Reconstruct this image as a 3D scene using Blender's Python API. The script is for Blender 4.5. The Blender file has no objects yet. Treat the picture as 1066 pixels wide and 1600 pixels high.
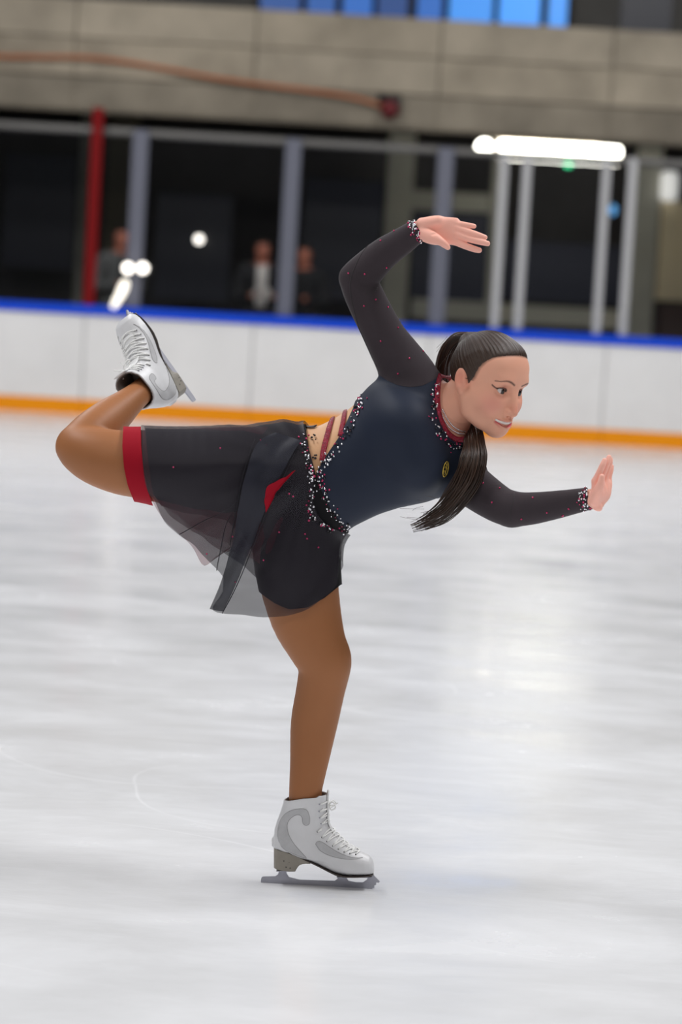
import bpy, math, random
import numpy as np
from mathutils import Vector, Matrix
from mathutils.bvhtree import BVHTree

random.seed(7)
rng = np.random.default_rng(7)
scene = bpy.context.scene
COL = scene.collection

# ------------------------------------------------------------------ camera
FPX, CX, CY = 4560.0, 533.0, 800.0            # focal length in pixels of the 1066x1600 frame
CAM = np.array([0.0, -7.1, 1.46])
PITCH, ROLL = math.radians(4.40), math.radians(3.3)
_f = np.array([0, math.cos(PITCH), -math.sin(PITCH)])
_u0 = np.array([0, math.sin(PITCH), math.cos(PITCH)])
_r0 = np.array([1.0, 0, 0])
_R = math.cos(ROLL) * _r0 + math.sin(ROLL) * _u0
_U = -math.sin(ROLL) * _r0 + math.cos(ROLL) * _u0
cam_d = bpy.data.cameras.new('camera')
cam = bpy.data.objects.new('camera', cam_d)
COL.objects.link(cam)
M = Matrix(((_R[0], _U[0], -_f[0], CAM[0]), (_R[1], _U[1], -_f[1], CAM[1]), (_R[2], _U[2], -_f[2], CAM[2]), (0, 0, 0, 1)))
cam.matrix_world = M
cam_d.sensor_fit = 'VERTICAL'
cam_d.sensor_height = 36.0
cam_d.sensor_width = 24.0
cam_d.lens = FPX / 1600.0 * 36.0
cam_d.clip_end = 200
cam_d.dof.use_dof = True
cam_d.dof.focus_distance = 7.1
cam_d.dof.aperture_fstop = 2.7
scene.camera = cam

# ------------------------------------------------------------------ world, lights, exposure
world = bpy.data.worlds.new('World')
scene.world = world
world.use_nodes = True
bg = world.node_tree.nodes['Background']
bg.inputs[0].default_value = (0.93, 0.96, 1.0, 1)
bg.inputs[1].default_value = 0.035
vs = scene.view_settings
vs.view_transform = 'Standard'
vs.look = 'None'
vs.exposure = 0.0
vs.gamma = 1.0
vs.use_curve_mapping = False


def area_light(name, loc, sx, sy, power, col, rot=(0, 0, 0)):
    l = bpy.data.lights.new(name, 'AREA')
    l.shape = 'RECTANGLE'
    l.size, l.size_y = sx, sy
    l.energy = power
    l.color = col
    o = bpy.data.objects.new(name, l)
    o.location = loc
    o.rotation_euler = rot
    COL.objects.link(o)
    return o


# rows of arena lamps hung high above the rink
for lx in (-5.0, 5.0):
    area_light('arena_lamp_row', (lx, 0.0, 9.0), 1.6, 4.0, 540, (0.99, 0.99, 1.0))
    area_light('arena_lamp_row', (lx, 12.0, 9.0), 1.0, 18.0, 760, (0.99, 0.99, 1.0))
area_light('arena_lamp_row', (1.0, -9.0, 8.0), 14.0, 1.4, 345, (1.0, 0.97, 0.94), (math.radians(38), 0, 0))

area_light('arena_lamp_row', (0.0, 13.0, 8.6), 20.0, 1.2, 385, (1.0, 0.98, 0.95), (math.radians(40), 0, 0))  # unseen row, added and tilted to brighten the far boards


# ------------------------------------------------------------------ geometry helpers
def ray(px, py):
    return _f * FPX + _R * (px - CX) - _U * (py - CY)


def on_ice(px, py, z=0.0):
    d = ray(px, py)
    return CAM + d * ((z - CAM[2]) / d[2])


Y0 = float(on_ice(500, 1384)[1])               # depth of the skating foot


def at(px, py, dy=0.0):
    d = ray(px, py)
    return CAM + d * ((Y0 + dy - CAM[1]) / d[1])


def far(px, py, D):                             # a point at D metres in front of the camera
    d = ray(px, py)
    return CAM + d * (D / d[1])


def rad(r, dy=0.0):
    return r * (Y0 + dy - CAM[1]) / FPX


def project(v):
    q = np.asarray(v, dtype=np.float64) - CAM
    zc = q @ _f
    return CX + FPX * (q @ _R) / zc, CY - FPX * (q @ _U) / zc


EXI = np.array([math.cos(ROLL), 0, math.sin(ROLL)])    # in the skater's plane: right
EZI = np.array([-math.sin(ROLL), 0, math.cos(ROLL)])   # and up
EYI = np.array([0, 1.0, 0])


def lin(r, g, b):
    def c(x):
        x /= 255.0
        return x / 12.92 if x <= 0.04045 else ((x + 0.055) / 1.055) ** 2.4
    return (c(r), c(g), c(b))


def catmull(P, n):
    P = np.asarray(P, dtype=np.float64)
    if len(P) < 3:
        t = np.linspace(0, 1, n + 1)[:, None]
        return P[0] * (1 - t) + P[1] * t
    Q = np.vstack([2 * P[0] - P[1], P, 2 * P[-1] - P[-2]])
    out = []
    for i in range(1, len(Q) - 2):
        p0, p1, p2, p3 = Q[i - 1], Q[i], Q[i + 1], Q[i + 2]
        for j in range(n):
            t = j / n
            out.append(0.5 * (2 * p1 + (p2 - p0) * t + (2 * p0 - 5 * p1 + 4 * p2 - p3) * t * t + (3 * p1 - p0 - 3 * p2 + p3) * t ** 3))
    out.append(P[-1])
    return np.array(out)


def chain_w(pts, n=4):
    """pixel chain (px, py, depth, radius px) -> smooth world chain (x, y, z, r)"""
    c = catmull(pts, n)
    return np.array([[*at(a, b, d), rad(r, d)] for a, b, d, r in c])


class Field:
    """a signed distance grid that grows by smooth unions"""

    def __init__(s, lo, hi, h):
        s.h = h
        s.lo = np.array(lo, dtype=np.float64)
        n = np.ceil((np.array(hi) - s.lo) / h).astype(int) + 1
        s.n = n
        s.ax = [(s.lo[i] + h * np.arange(n[i])).astype(np.float32) for i in range(3)]
        s.v = np.full(tuple(n), 0.5, np.float32)

    def win(s, lo, hi):
        a = np.clip(np.floor((np.asarray(lo) - s.lo) / s.h).astype(int), 0, s.n - 1)
        b = np.clip(np.ceil((np.asarray(hi) - s.lo) / s.h).astype(int) + 1, 1, s.n)
        return tuple(slice(a[i], max(b[i], a[i] + 1)) for i in range(3))

    def grid(s, w):
        return (s.ax[0][w[0]][:, None, None], s.ax[1][w[1]][None, :, None], s.ax[2][w[2]][None, None, :])

    def put(s, w, d, k, op='u'):
        a = s.v[w]
        if op == 'u':
            h = np.maximum(k - np.abs(a - d), 0) / max(k, 1e-6)
            s.v[w] = np.minimum(a, d) - h * h * k * 0.25
        else:
            d = -d
            h = np.maximum(k - np.abs(a - d), 0) / max(k, 1e-6)
            s.v[w] = np.maximum(a, d) + h * h * k * 0.25

    def chain(s, C, ratio=1.0, k=0.01, op='u'):
        """C: (n,4) x y z r ; ratio squeezes the second axis"""
        C = np.asarray(C, dtype=np.float32)
        m = k + 4 * s.h
        w = s.win((C[:, :3] - C[:, 3:4]).min(0) - m, (C[:, :3] + C[:, 3:4]).max(0) + m)
        D = np.full(s.v[w].shape, 0.5, np.float32)
        off = [w[i].start for i in range(3)]
        for a, b in zip(C[:-1], C[1:]):
            lo = np.minimum(a[:3] - a[3], b[:3] - b[3]) - m
            hi = np.maximum(a[:3] + a[3], b[:3] + b[3]) + m
            q = s.win(lo, hi)
            q = tuple(slice(max(q[i].start, w[i].start), min(q[i].stop, w[i].stop)) for i in range(3))
            X, Y, Z = s.grid(q)
            ax, ay, az, ar = a
            bx, by, bz, br = b
            dx, dy, dz = bx - ax, (by - ay) / ratio, bz - az
            L2 = dx * dx + dy * dy + dz * dz + 1e-12
            PX, PY, PZ = X - ax, (Y - ay) / ratio, Z - az
            t = np.clip((PX * dx + PY * dy + PZ * dz) / L2, 0, 1)
            d = np.sqrt((PX - t * dx) ** 2 + (PY - t * dy) ** 2 + (PZ - t * dz) ** 2) - (ar + t * (br - ar))
            sl = tuple(slice(q[i].start - off[i], q[i].stop - off[i]) for i in range(3))
            D[sl] = np.minimum(D[sl], d)
        s.put(w, D, k, op)

    def ell(s, c, r, axes=None, k=0.01, op='u'):
        c = np.asarray(c, dtype=np.float64)
        r = np.asarray(r, dtype=np.float64)
        A = np.eye(3) if axes is None else np.asarray(axes)
        ext = np.sqrt(((A * r[:, None]) ** 2).sum(0)) + k + 4 * s.h
        w = s.win(c - ext, c + ext)
        X, Y, Z = s.grid(w)
        q = [(A[i, 0] * (X - c[0]) + A[i, 1] * (Y - c[1]) + A[i, 2] * (Z - c[2])).astype(np.float32) for i in range(3)]
        k0 = np.sqrt(sum((q[i] / r[i]) ** 2 for i in range(3))) + 1e-9
        k1 = np.sqrt(sum((q[i] / r[i] ** 2) ** 2 for i in range(3))) + 1e-9
        s.put(w, (k0 * (k0 - 1) / k1).astype(np.float32), k, op)

    def sample(s, P):
        q = (np.asarray(P) - s.lo) / s.h
        q = np.clip(q, 0, s.n - 1.001)
        i = q.astype(int)
        f = q - i
        out = 0
        for a in (0, 1):
            for b in (0, 1):
                for c in (0, 1):
                    wgt = (f[:, 0] if a else 1 - f[:, 0]) * (f[:, 1] if b else 1 - f[:, 1]) * (f[:, 2] if c else 1 - f[:, 2])
                    out = out + wgt * s.v[i[:, 0] + a, i[:, 1] + b, i[:, 2] + c]
        return out

    def grad(s, P):
        e = s.h
        g = np.stack([s.sample(P + np.eye(3)[i] * e) - s.sample(P - np.eye(3)[i] * e) for i in range(3)], 1)
        return g / (np.linalg.norm(g, axis=1, keepdims=True) + 1e-9)

    def mesh(s, smooth=1):
        v = s.v
        ins = v < 0
        c = np.zeros(tuple(s.n - 1), np.int8)
        for a in (0, 1):
            for b in (0, 1):
                for d in (0, 1):
                    c += ins[a:s.n[0] - 1 + a, b:s.n[1] - 1 + b, d:s.n[2] - 1 + d]
        act = np.argwhere((c > 0) & (c < 8))
        idx = np.full(c.shape, -1, np.int32)
        idx[act[:, 0], act[:, 1], act[:, 2]] = np.arange(len(act))
        corners = [(a, b, d) for a in (0, 1) for b in (0, 1) for d in (0, 1)]
        val = {cc: v[act[:, 0] + cc[0], act[:, 1] + cc[1], act[:, 2] + cc[2]] for cc in corners}
        acc = np.zeros((len(act), 3))
        cnt = np.zeros(len(act))
        for cc in corners:
            for ax in range(3):
                if cc[ax] == 0:
                    c2 = list(cc)
                    c2[ax] = 1
                    a, b = val[cc], val[tuple(c2)]
                    x = (a < 0) != (b < 0)
                    t = np.where(x, a / np.where(x, a - b, 1), 0)
                    p = np.array(cc, float)[None] + np.eye(3)[ax][None] * t[:, None]
                    acc[x] += p[x]
                    cnt[x] += 1
        V = s.lo + s.h * (act + acc / np.maximum(cnt, 1)[:, None])
        Q = []
        for ax in range(3):
            o1, o2 = [(1, 2), (2, 0), (0, 1)][ax]
            sl0 = [slice(1, -1)] * 3
            sl1 = [slice(1, -1)] * 3
            sl0[ax] = slice(0, -1)
            sl1[ax] = slice(1, None)
            A, B = ins[tuple(sl0)], ins[tuple(sl1)]
            e = np.argwhere(A != B)
            if not len(e):
                continue
            flip = ~A[e[:, 0], e[:, 1], e[:, 2]]
            e = e + 1
            e[:, ax] -= 1

            def cell(d1, d2):
                g = e.copy()
                g[:, o1] -= d1
                g[:, o2] -= d2
                return idx[g[:, 0], g[:, 1], g[:, 2]]
            q = np.stack([cell(1, 1), cell(0, 1), cell(0, 0), cell(1, 0)], 1)
            q[flip] = q[flip][:, ::-1]
            Q.append(q)
        Q = np.vstack(Q)
        Q = Q[(Q >= 0).all(1)]
        for _ in range(smooth):
            V = laplace(V, Q)
        return V, Q


def laplace(V, Q, lam=0.5):
    S = np.zeros_like(V)
    n = np.zeros(len(V))
    m = Q.shape[1]
    for i in range(m):
        a, b = Q[:, i], Q[:, (i + 1) % m]
        np.add.at(S, a, V[b])
        np.add.at(S, b, V[a])
        np.add.at(n, a, 1)
        np.add.at(n, b, 1)
    return V + lam * (S / np.maximum(n, 1)[:, None] - V)


def vnormals(V, Q):
    e = np.cross(V[Q[:, 2]] - V[Q[:, 0]], V[Q[:, 3 if Q.shape[1] == 4 else 1]] - V[Q[:, 1 if Q.shape[1] == 4 else 0]])
    if Q.shape[1] == 3:
        e = np.cross(V[Q[:, 1]] - V[Q[:, 0]], V[Q[:, 2]] - V[Q[:, 0]])
    N = np.zeros_like(V)
    for i in range(Q.shape[1]):
        np.add.at(N, Q[:, i], e)
    return N / (np.linalg.norm(N, axis=1, keepdims=True) + 1e-12)


def tris(Q):
    return np.vstack([Q[:, [0, 1, 2]], Q[:, [0, 2, 3]]])


def clip_mesh(V, T, f, extra=None):
    """the part of a triangle mesh where f > 0, cut exactly along f = 0"""
    f = np.where(np.abs(f) < 1e-7, 1e-7, f)
    pos = f > 0
    n = pos[T].sum(1)
    faces = [tuple(t) for t in T[n == 3]]
    V = list(map(tuple, V))
    E = None if extra is None else list(map(tuple, extra))
    cache = {}

    def cut(a, b):
        key = (a, b) if a < b else (b, a)
        if key not in cache:
            t = f[a] / (f[a] - f[b])
            V.append(tuple(V[a][i] + (V[b][i] - V[a][i]) * t for i in range(3)))
            if E is not None:
                E.append(tuple(E[a][i] + (E[b][i] - E[a][i]) * t for i in range(3)))
            cache[key] = len(V) - 1
        return cache[key]
    for t in T[(n == 1) | (n == 2)]:
        poly = []
        for i in range(3):
            a, b = int(t[i]), int(t[(i + 1) % 3])
            if pos[a]:
                poly.append(a)
            if pos[a] != pos[b]:
                poly.append(cut(a, b))
        for i in range(1, len(poly) - 1):
            faces.append((poly[0], poly[i], poly[i + 1]))
    F = np.array(faces, dtype=np.int64)
    V = np.array(V)
    used = np.unique(F)
    remap = np.full(len(V), -1)
    remap[used] = np.arange(len(used))
    return V[used], remap[F], (None if E is None else np.array(E)[used])


def polysd(px, py, poly):
    """signed distance to a closed polygon in the photo plane, positive inside"""
    P = np.array(poly, float)
    d = np.full(len(px), 1e9)
    inside = np.zeros(len(px), bool)
    for a, b in zip(P, np.roll(P, -1, 0)):
        e = b - a
        wx, wy = px - a[0], py - a[1]
        t = np.clip((wx * e[0] + wy * e[1]) / (e @ e + 1e-9), 0, 1)
        d = np.minimum(d, np.hypot(wx - t * e[0], wy - t * e[1]))
        cond = (a[1] <= py) != (b[1] <= py)
        xi = a[0] + (py - a[1]) * e[0] / (e[1] if e[1] else 1e-9)
        inside ^= cond & (px < xi)
    return np.where(inside, d, -d)


def dist_chain(P, C):
    P = np.asarray(P)
    d = np.full(len(P), 1e9)
    C = np.asarray(C, float)
    for a, b in zip(C[:-1, :3], C[1:, :3]):
        e = b - a
        t = np.clip(((P - a) @ e) / (e @ e + 1e-12), 0, 1)
        d = np.minimum(d, np.linalg.norm(P - a - t[:, None] * e, axis=1))
    return d


# ------------------------------------------------------------------ objects
def empty(name, loc, label=None, cat=None, group=None, kind=None, parent=None):
    o = bpy.data.objects.new(name, None)
    o.empty_display_size = 0.1
    COL.objects.link(o)
    o.location = loc
    if parent is not None:
        o.parent = parent
        o.location = Vector(loc) - parent.matrix_local.translation if parent.parent is None else Vector(loc)
    tag(o, label, cat, group, kind)
    return o


def tag(o, label=None, cat=None, group=None, kind=None):
    if label:
        o['label'] = label
    if cat:
        o['category'] = cat
    if group:
        o['group'] = group
    if kind:
        o['kind'] = kind
    return o


ORIGIN = {}


def obj(name, V, F, m, parent=None, smooth=True, colors=None, attr=None):
    """one mesh object; vertices are given in world coordinates"""
    V = np.asarray(V, float)
    off = np.zeros(3)
    p = parent
    while p is not None:
        off = off + np.array(p.location)
        p = p.parent
    me = bpy.data.meshes.new(name)
    if parent is None:
        org = V.mean(0) * [1, 1, 0] + [0, 0, V[:, 2].min()]
    else:
        org = off
    F = [list(map(int, f)) for f in F] if not isinstance(F, np.ndarray) else F.tolist()
    me.from_pydata((V - org).tolist(), [], F)
    if smooth:
        me.polygons.foreach_set('use_smooth', [True] * len(me.polygons))
    if colors is not None:
        a = me.color_attributes.new('tint', 'FLOAT_COLOR', 'POINT')
        c = np.ones((len(V), 4), np.float32)
        c[:, :3] = colors
        a.data.foreach_set('color', c.ravel())
    if attr is not None:
        for k2, val in attr.items():
            a = me.attributes.new(k2, 'FLOAT', 'POINT')
            a.data.foreach_set('value', np.asarray(val, np.float32))
    me.materials.append(m)
    me.update()
    o = bpy.data.objects.new(name, me)
    COL.objects.link(o)
    if parent is None:
        o.location = org
    else:
        o.parent = parent
    return o


def box_vf(x0, x1, y0, y1, z0, z1, b=0.0):
    """a box, its vertical and horizontal edges chamfered by b"""
    if b <= 0:
        V = [(x, y, z) for x in (x0, x1) for y in (y0, y1) for z in (z0, z1)]
        F = [(0, 1, 3, 2), (4, 6, 7, 5), (0, 4, 5, 1), (2, 3, 7, 6), (0, 2, 6, 4), (1, 5, 7, 3)]
        return np.array(V, float), F
    V, F = [], []
    lay = [(z0, b), (z0 + b, 0), (z1 - b, 0), (z1, b)]
    for z, i in lay:
        V += [(x0 + i + b, y0 + i, z), (x1 - i - b, y0 + i, z), (x1 - i, y0 + i + b, z), (x1 - i, y1 - i - b, z),
              (x1 - i - b, y1 - i, z), (x0 + i + b, y1 - i, z), (x0 + i, y1 - i - b, z), (x0 + i, y0 + i + b, z)]
    for l in range(3):
        for j in range(8):
            F.append((l * 8 + j, l * 8 + (j + 1) % 8, l * 8 + 8 + (j + 1) % 8, l * 8 + 8 + j))
    F.append(tuple(range(7, -1, -1)))
    F.append(tuple(range(24, 32)))
    return np.array(V, float), F


def box(name, x0, x1, y0, y1, z0, z1, m, parent=None, b=0.0):
    V, F = box_vf(x0, x1, y0, y1, z0, z1, b)
    return obj(name, V, F, m, parent, smooth=False)


def tube_vf(P, r, sides=8, flat=1.0, up=(0, -1, 0), cap=True):
    P = np.asarray(P, float)
    n = len(P)
    r = np.full(n, r) if np.isscalar(r) else np.asarray(r, float)
    T = np.gradient(P, axis=0)
    T /= np.linalg.norm(T, axis=1, keepdims=True) + 1e-12
    N = np.tile(np.array(up, float), (n, 1)) if np.ndim(up) == 1 else np.asarray(up, float)
    N = N - (N * T).sum(1, keepdims=True) * T
    bad = np.linalg.norm(N, axis=1) < 1e-3
    N[bad] = np.cross(T[bad], [0, 0, 1.0])
    N /= np.linalg.norm(N, axis=1, keepdims=True) + 1e-12
    B = np.cross(T, N)
    a = np.linspace(0, 2 * math.pi, sides, endpoint=False)
    V = (P[:, None] + r[:, None, None] * (np.cos(a)[None, :, None] * B[:, None] + flat * np.sin(a)[None, :, None] * N[:, None])).reshape(-1, 3)
    F = []
    for i in range(n - 1):
        for j in range(sides):
            F.append((i * sides + j, i * sides + (j + 1) % sides, (i + 1) * sides + (j + 1) % sides, (i + 1) * sides + j))
    if cap:
        F.append(tuple(range(sides - 1, -1, -1)))
        F.append(tuple((n - 1) * sides + j for j in range(sides)))
    return V, F


def merge(parts):
    Vs, Fs, o = [], [], 0
    for V, F in parts:
        Vs.append(np.asarray(V, float))
        Fs += [tuple(int(i) + o for i in f) for f in F]
        o += len(V)
    return np.vstack(Vs), Fs


def sphere_vf(c, r, seg=12, rings=8):
    V, F = [(0, 0, 1)], []
    for i in range(1, rings):
        t = math.pi * i / rings
        for j in range(seg):
            p = 2 * math.pi * j / seg
            V.append((math.sin(t) * math.cos(p), math.sin(t) * math.sin(p), math.cos(t)))
    V.append((0, 0, -1))
    for j in range(seg):
        F.append((0, 1 + j, 1 + (j + 1) % seg))
        F.append((len(V) - 1, 1 + (rings - 2) * seg + (j + 1) % seg, 1 + (rings - 2) * seg + j))
    for i in range(rings - 2):
        for j in range(seg):
            a = 1 + i * seg
            F.append((a + j, a + seg + j, a + seg + (j + 1) % seg, a + (j + 1) % seg))
    return np.array(V) * np.asarray(r) + np.asarray(c), F


def prism_vf(poly, A, B, N, o, t0, t1):
    """polygon (a, b) in the plane spanned by A, B at o, pushed along N from t0 to t1"""
    P = np.array(poly, float)
    A, B, N, o = (np.asarray(x, float) for x in (A, B, N, o))
    base = o + P[:, :1] * A + P[:, 1:2] * B
    n = len(P)
    V = np.vstack([base + N * t0, base + N * t1])
    from mathutils.geometry import tessellate_polygon
    tr = tessellate_polygon([[Vector((p[0], p[1], 0)) for p in P]])
    F = [tuple(t) for t in tr] + [tuple(n + i for i in reversed(t)) for t in tr]
    F += [(i, (i + 1) % n, n + (i + 1) % n, n + i) for i in range(n)]
    return V, F


# ------------------------------------------------------------------ materials
def mat(name, col, rough=0.5, metal=0.0, spec=0.5, noise=None, bump=None, tint=False, emit=None, alpha=None, sheen=0.0, sss=0.0):
    """noise = (scale, amount), bump = (scale, strength, distance)"""
    m = bpy.data.materials.new(name)
    m.use_nodes = True
    nt = m.node_tree
    N, L = nt.nodes, nt.links
    b = N['Principled BSDF']
    b.inputs['Roughness'].default_value = rough
    b.inputs['Metallic'].default_value = metal
    b.inputs['Specular IOR Level'].default_value = spec
    if sheen:
        b.inputs['Sheen Weight'].default_value = sheen
        b.inputs['Sheen Roughness'].default_value = 0.4
    if sss:
        b.inputs['Subsurface Weight'].default_value = sss
        b.inputs['Subsurface Radius'].default_value = (1.0, 0.35, 0.2)
        b.inputs['Subsurface Scale'].default_value = 0.008
    tc = N.new('ShaderNodeTexCoord')
    src = None
    if tint:
        a = N.new('ShaderNodeVertexColor')
        a.layer_name = 'tint'
        src = a.outputs[0]
    else:
        rgb = N.new('ShaderNodeRGB')
        rgb.outputs[0].default_value = (*col, 1)
        src = rgb.outputs[0]
    if noise:
        nz = N.new('ShaderNodeTexNoise')
        nz.inputs['Scale'].default_value = noise[0]
        nz.inputs['Detail'].default_value = 5
        nz.inputs['Roughness'].default_value = 0.6
        L.new(tc.outputs['Object'], nz.inputs['Vector'])
        mr = N.new('ShaderNodeMapRange')
        mr.inputs[1].default_value = 0.3
        mr.inputs[2].default_value = 0.7
        mr.inputs[3].default_value = 1 - noise[1]
        mr.inputs[4].default_value = 1 + noise[1]
        L.new(nz.outputs[0], mr.inputs[0])
        vm = N.new('ShaderNodeVectorMath')
        vm.operation = 'SCALE'
        L.new(src, vm.inputs[0])
        L.new(mr.outputs[0], vm.inputs['Scale'])
        src = vm.outputs[0]
    L.new(src, b.inputs['Base Color'])
    if bump:
        nz = N.new('ShaderNodeTexNoise')
        nz.inputs['Scale'].default_value = bump[0]
        nz.inputs['Detail'].default_value = 4
        L.new(tc.outputs['Object'], nz.inputs['Vector'])
        bp = N.new('ShaderNodeBump')
        bp.inputs['Strength'].default_value = bump[1]
        bp.inputs['Distance'].default_value = bump[2]
        L.new(nz.outputs[0], bp.inputs['Height'])
        L.new(bp.outputs[0], b.inputs['Normal'])
    if emit:
        b.inputs['Emission Color'].default_value = (*emit[0], 1)
        b.inputs['Emission Strength'].default_value = emit[1]
    if alpha is not None:
        b.inputs['Alpha'].default_value = alpha
    return m

# ------------------------------------------------------------------ the ice
def ice_material():
    m = bpy.data.materials.new('ice')
    m.use_nodes = True
    nt = m.node_tree
    N, L = nt.nodes, nt.links
    b = N['Principled BSDF']
    b.inputs['IOR'].default_value = 1.31
    tc = N.new('ShaderNodeTexCoord')

    def noise(scale, detail, rough=0.55, dist=0.0, stretch=(1, 1, 1), rot=0.0):
        mp = N.new('ShaderNodeMapping')
        mp.inputs['Scale'].default_value = stretch
        mp.inputs['Rotation'].default_value = (0, 0, rot)
        L.new(tc.outputs['Object'], mp.inputs[0])
        nz = N.new('ShaderNodeTexNoise')
        nz.inputs['Scale'].default_value = scale
        nz.inputs['Detail'].default_value = detail
        nz.inputs['Roughness'].default_value = rough
        nz.inputs['Distortion'].default_value = dist
        L.new(mp.outputs[0], nz.inputs['Vector'])
        return nz.outputs[0]

    def rng_(src, a, bb, c, d):
        mr = N.new('ShaderNodeMapRange')
        for i, v in enumerate((a, bb, c, d)):
            mr.inputs[i + 1].default_value = v
        L.new(src, mr.inputs[0])
        return mr.outputs[0]

    def math_(op, a, bv):
        n = N.new('ShaderNodeMath')
        n.operation = op
        L.new(a, n.inputs[0])
        if isinstance(bv, (int, float)):
            n.inputs[1].default_value = bv
        else:
            L.new(bv, n.inputs[1])
        return n.outputs[0]

    def line(scale, width, stretch, rot, dist):
        n = noise(scale, 0, 0.5, dist, stretch, rot)
        a = math_('ABSOLUTE', math_('SUBTRACT', n, 0.5), 0.0)
        return rng_(a, 0.0, width, 1.0, 0.0)
    big = noise(0.55, 4, 0.6, 0.6, (0.75, 1.0, 1))
    mid = noise(2.2, 6, 0.65, 0.4, (0.6, 1.0, 1))
    fine = noise(14, 4, 0.6, 0, (0.5, 1.0, 1))
    s = math_('ADD', math_('MULTIPLY', big, 0.5), math_('MULTIPLY', mid, 0.38))
    s = math_('ADD', s, math_('MULTIPLY', fine, 0.12))
    s = rng_(s, 0.36, 0.64, 0.0, 1.0)
    ln = math_('MAXIMUM', line(0.45, 0.0016, (1, 0.6, 1), 0.4, 0.2), line(0.7, 0.0016, (0.5, 1.0, 1), -0.6, 0.1))
    ln = math_('MAXIMUM', ln, line(0.6, 0.0016, (0.8, 0.8, 1), 1.3, 0.3))
    ln = math_('MULTIPLY', ln, rng_(noise(1.3, 2), 0.45, 0.6, 0.0, 0.7))
    cr = N.new('ShaderNodeValToRGB')
    cr.color_ramp.elements[0].color = (0.72, 0.722, 0.73, 1)
    cr.color_ramp.elements[1].color = (0.84, 0.848, 0.868, 1)
    L.new(s, cr.inputs[0])
    mx = N.new('ShaderNodeMix')
    mx.data_type = 'RGBA'
    L.new(ln, mx.inputs[0])
    L.new(cr.outputs[0], mx.inputs[6])
    mx.inputs[7].default_value = (0.95, 0.955, 0.97, 1)
    L.new(mx.outputs[2], b.inputs['Base Color'])
    L.new(rng_(mid, 0.3, 0.7, 0.10, 0.30), b.inputs['Roughness'])
    bp = N.new('ShaderNodeBump')
    bp.inputs['Strength'].default_value = 0.10
    bp.inputs['Distance'].default_value = 0.02
    L.new(math_('ADD', mid, math_('MULTIPLY', fine, 0.3)), bp.inputs['Height'])
    L.new(bp.outputs[0], b.inputs['Normal'])
    return m


def concrete_material(name, col, scale=0.8):
    m = mat(name, col, 0.9, noise=(scale, 0.28), bump=(14, 0.4, 0.02), spec=0.2)
    return m


M_ICE = ice_material()
M_CONC = [concrete_material('concrete_%d' % i, c, s) for i, (c, s) in enumerate((
    (lin(172, 161, 143), 1.1), (lin(148, 139, 124), 1.4), (lin(178, 167, 149), 0.9)))]
M_CONC_D = concrete_material('concrete_joint', lin(138, 129, 114), 2.0)
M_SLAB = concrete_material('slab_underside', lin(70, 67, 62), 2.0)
M_WHITE = mat('board_white', lin(232, 231, 230), 0.35, noise=(1.6, 0.05), spec=0.4)
M_BLUE = mat('cap_blue', lin(16, 74, 214), 0.5, spec=0.2)
M_ORANGE = mat('kick_orange', lin(240, 150, 6), 0.5, spec=0.2)
M_STEEL = mat('post_steel', lin(100, 102, 115), 0.5, metal=0.2)
M_ALU = mat('post_aluminium', lin(180, 180, 182), 0.5, metal=0.1)
M_RAIL = mat('rail_steel', lin(112, 110, 107), 0.5, metal=0.2)
M_RED = mat('post_red', lin(116, 7, 11), 0.6, spec=0.15)
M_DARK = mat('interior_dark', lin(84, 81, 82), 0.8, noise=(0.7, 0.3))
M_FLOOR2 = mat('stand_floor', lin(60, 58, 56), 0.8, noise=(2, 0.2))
M_COLUMN = mat('column_grey', lin(182, 180, 168), 0.85, noise=(1.5, 0.12))
M_OLIVE = mat('olive_panel', lin(120, 113, 95), 0.85)
M_PANE = mat('dark_pane', lin(40, 43, 62), 0.3, spec=0.5)
M_BEIGE = mat('beige_wall', lin(238, 222, 186), 0.85, noise=(2, 0.1))
M_BROWN = mat('brown_door', lin(70, 48, 42), 0.6)
M_FRAME = mat('window_frame_dark', lin(34, 34, 40), 0.6)
M_GREYW = mat('gallery_grey', lin(110, 108, 104), 0.9, noise=(1.2, 0.15))


def glass_material():
    m = bpy.data.materials.new('plexiglass')
    m.use_nodes = True
    nt = m.node_tree
    N, L = nt.nodes, nt.links
    N.remove(N['Principled BSDF'])
    t = N.new('ShaderNodeBsdfTransparent')
    t.inputs[0].default_value = (0.93, 0.94, 0.95, 1)
    g = N.new('ShaderNodeBsdfGlossy')
    g.inputs['Roughness'].default_value = 0.12
    g.inputs[0].default_value = (1, 1, 1, 1)
    mx = N.new('ShaderNodeMixShader')
    mx.inputs[0].default_value = 0.022
    L.new(t.outputs[0], mx.inputs[1])
    L.new(g.outputs[0], mx.inputs[2])
    L.new(mx.outputs[0], N['Material Output'].inputs[0])
    return m


M_GLASS = glass_material()

DB = 30.0
YB = CAM[1] + DB
XW = 13.5
ice = obj('floor', [(-15, -12, 0), (15, -12, 0), (15, YB + 0.2, 0), (-15, YB + 0.2, 0)], [(0, 1, 2, 3)], M_ICE, smooth=False)
tag(ice, 'pale scratched ice of the skating rink', kind='structure')


def zf(px, py, D):
    return float(far(px, py, D)[2])


def xf(px, py, D):
    return float(far(px, py, D)[0])


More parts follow.
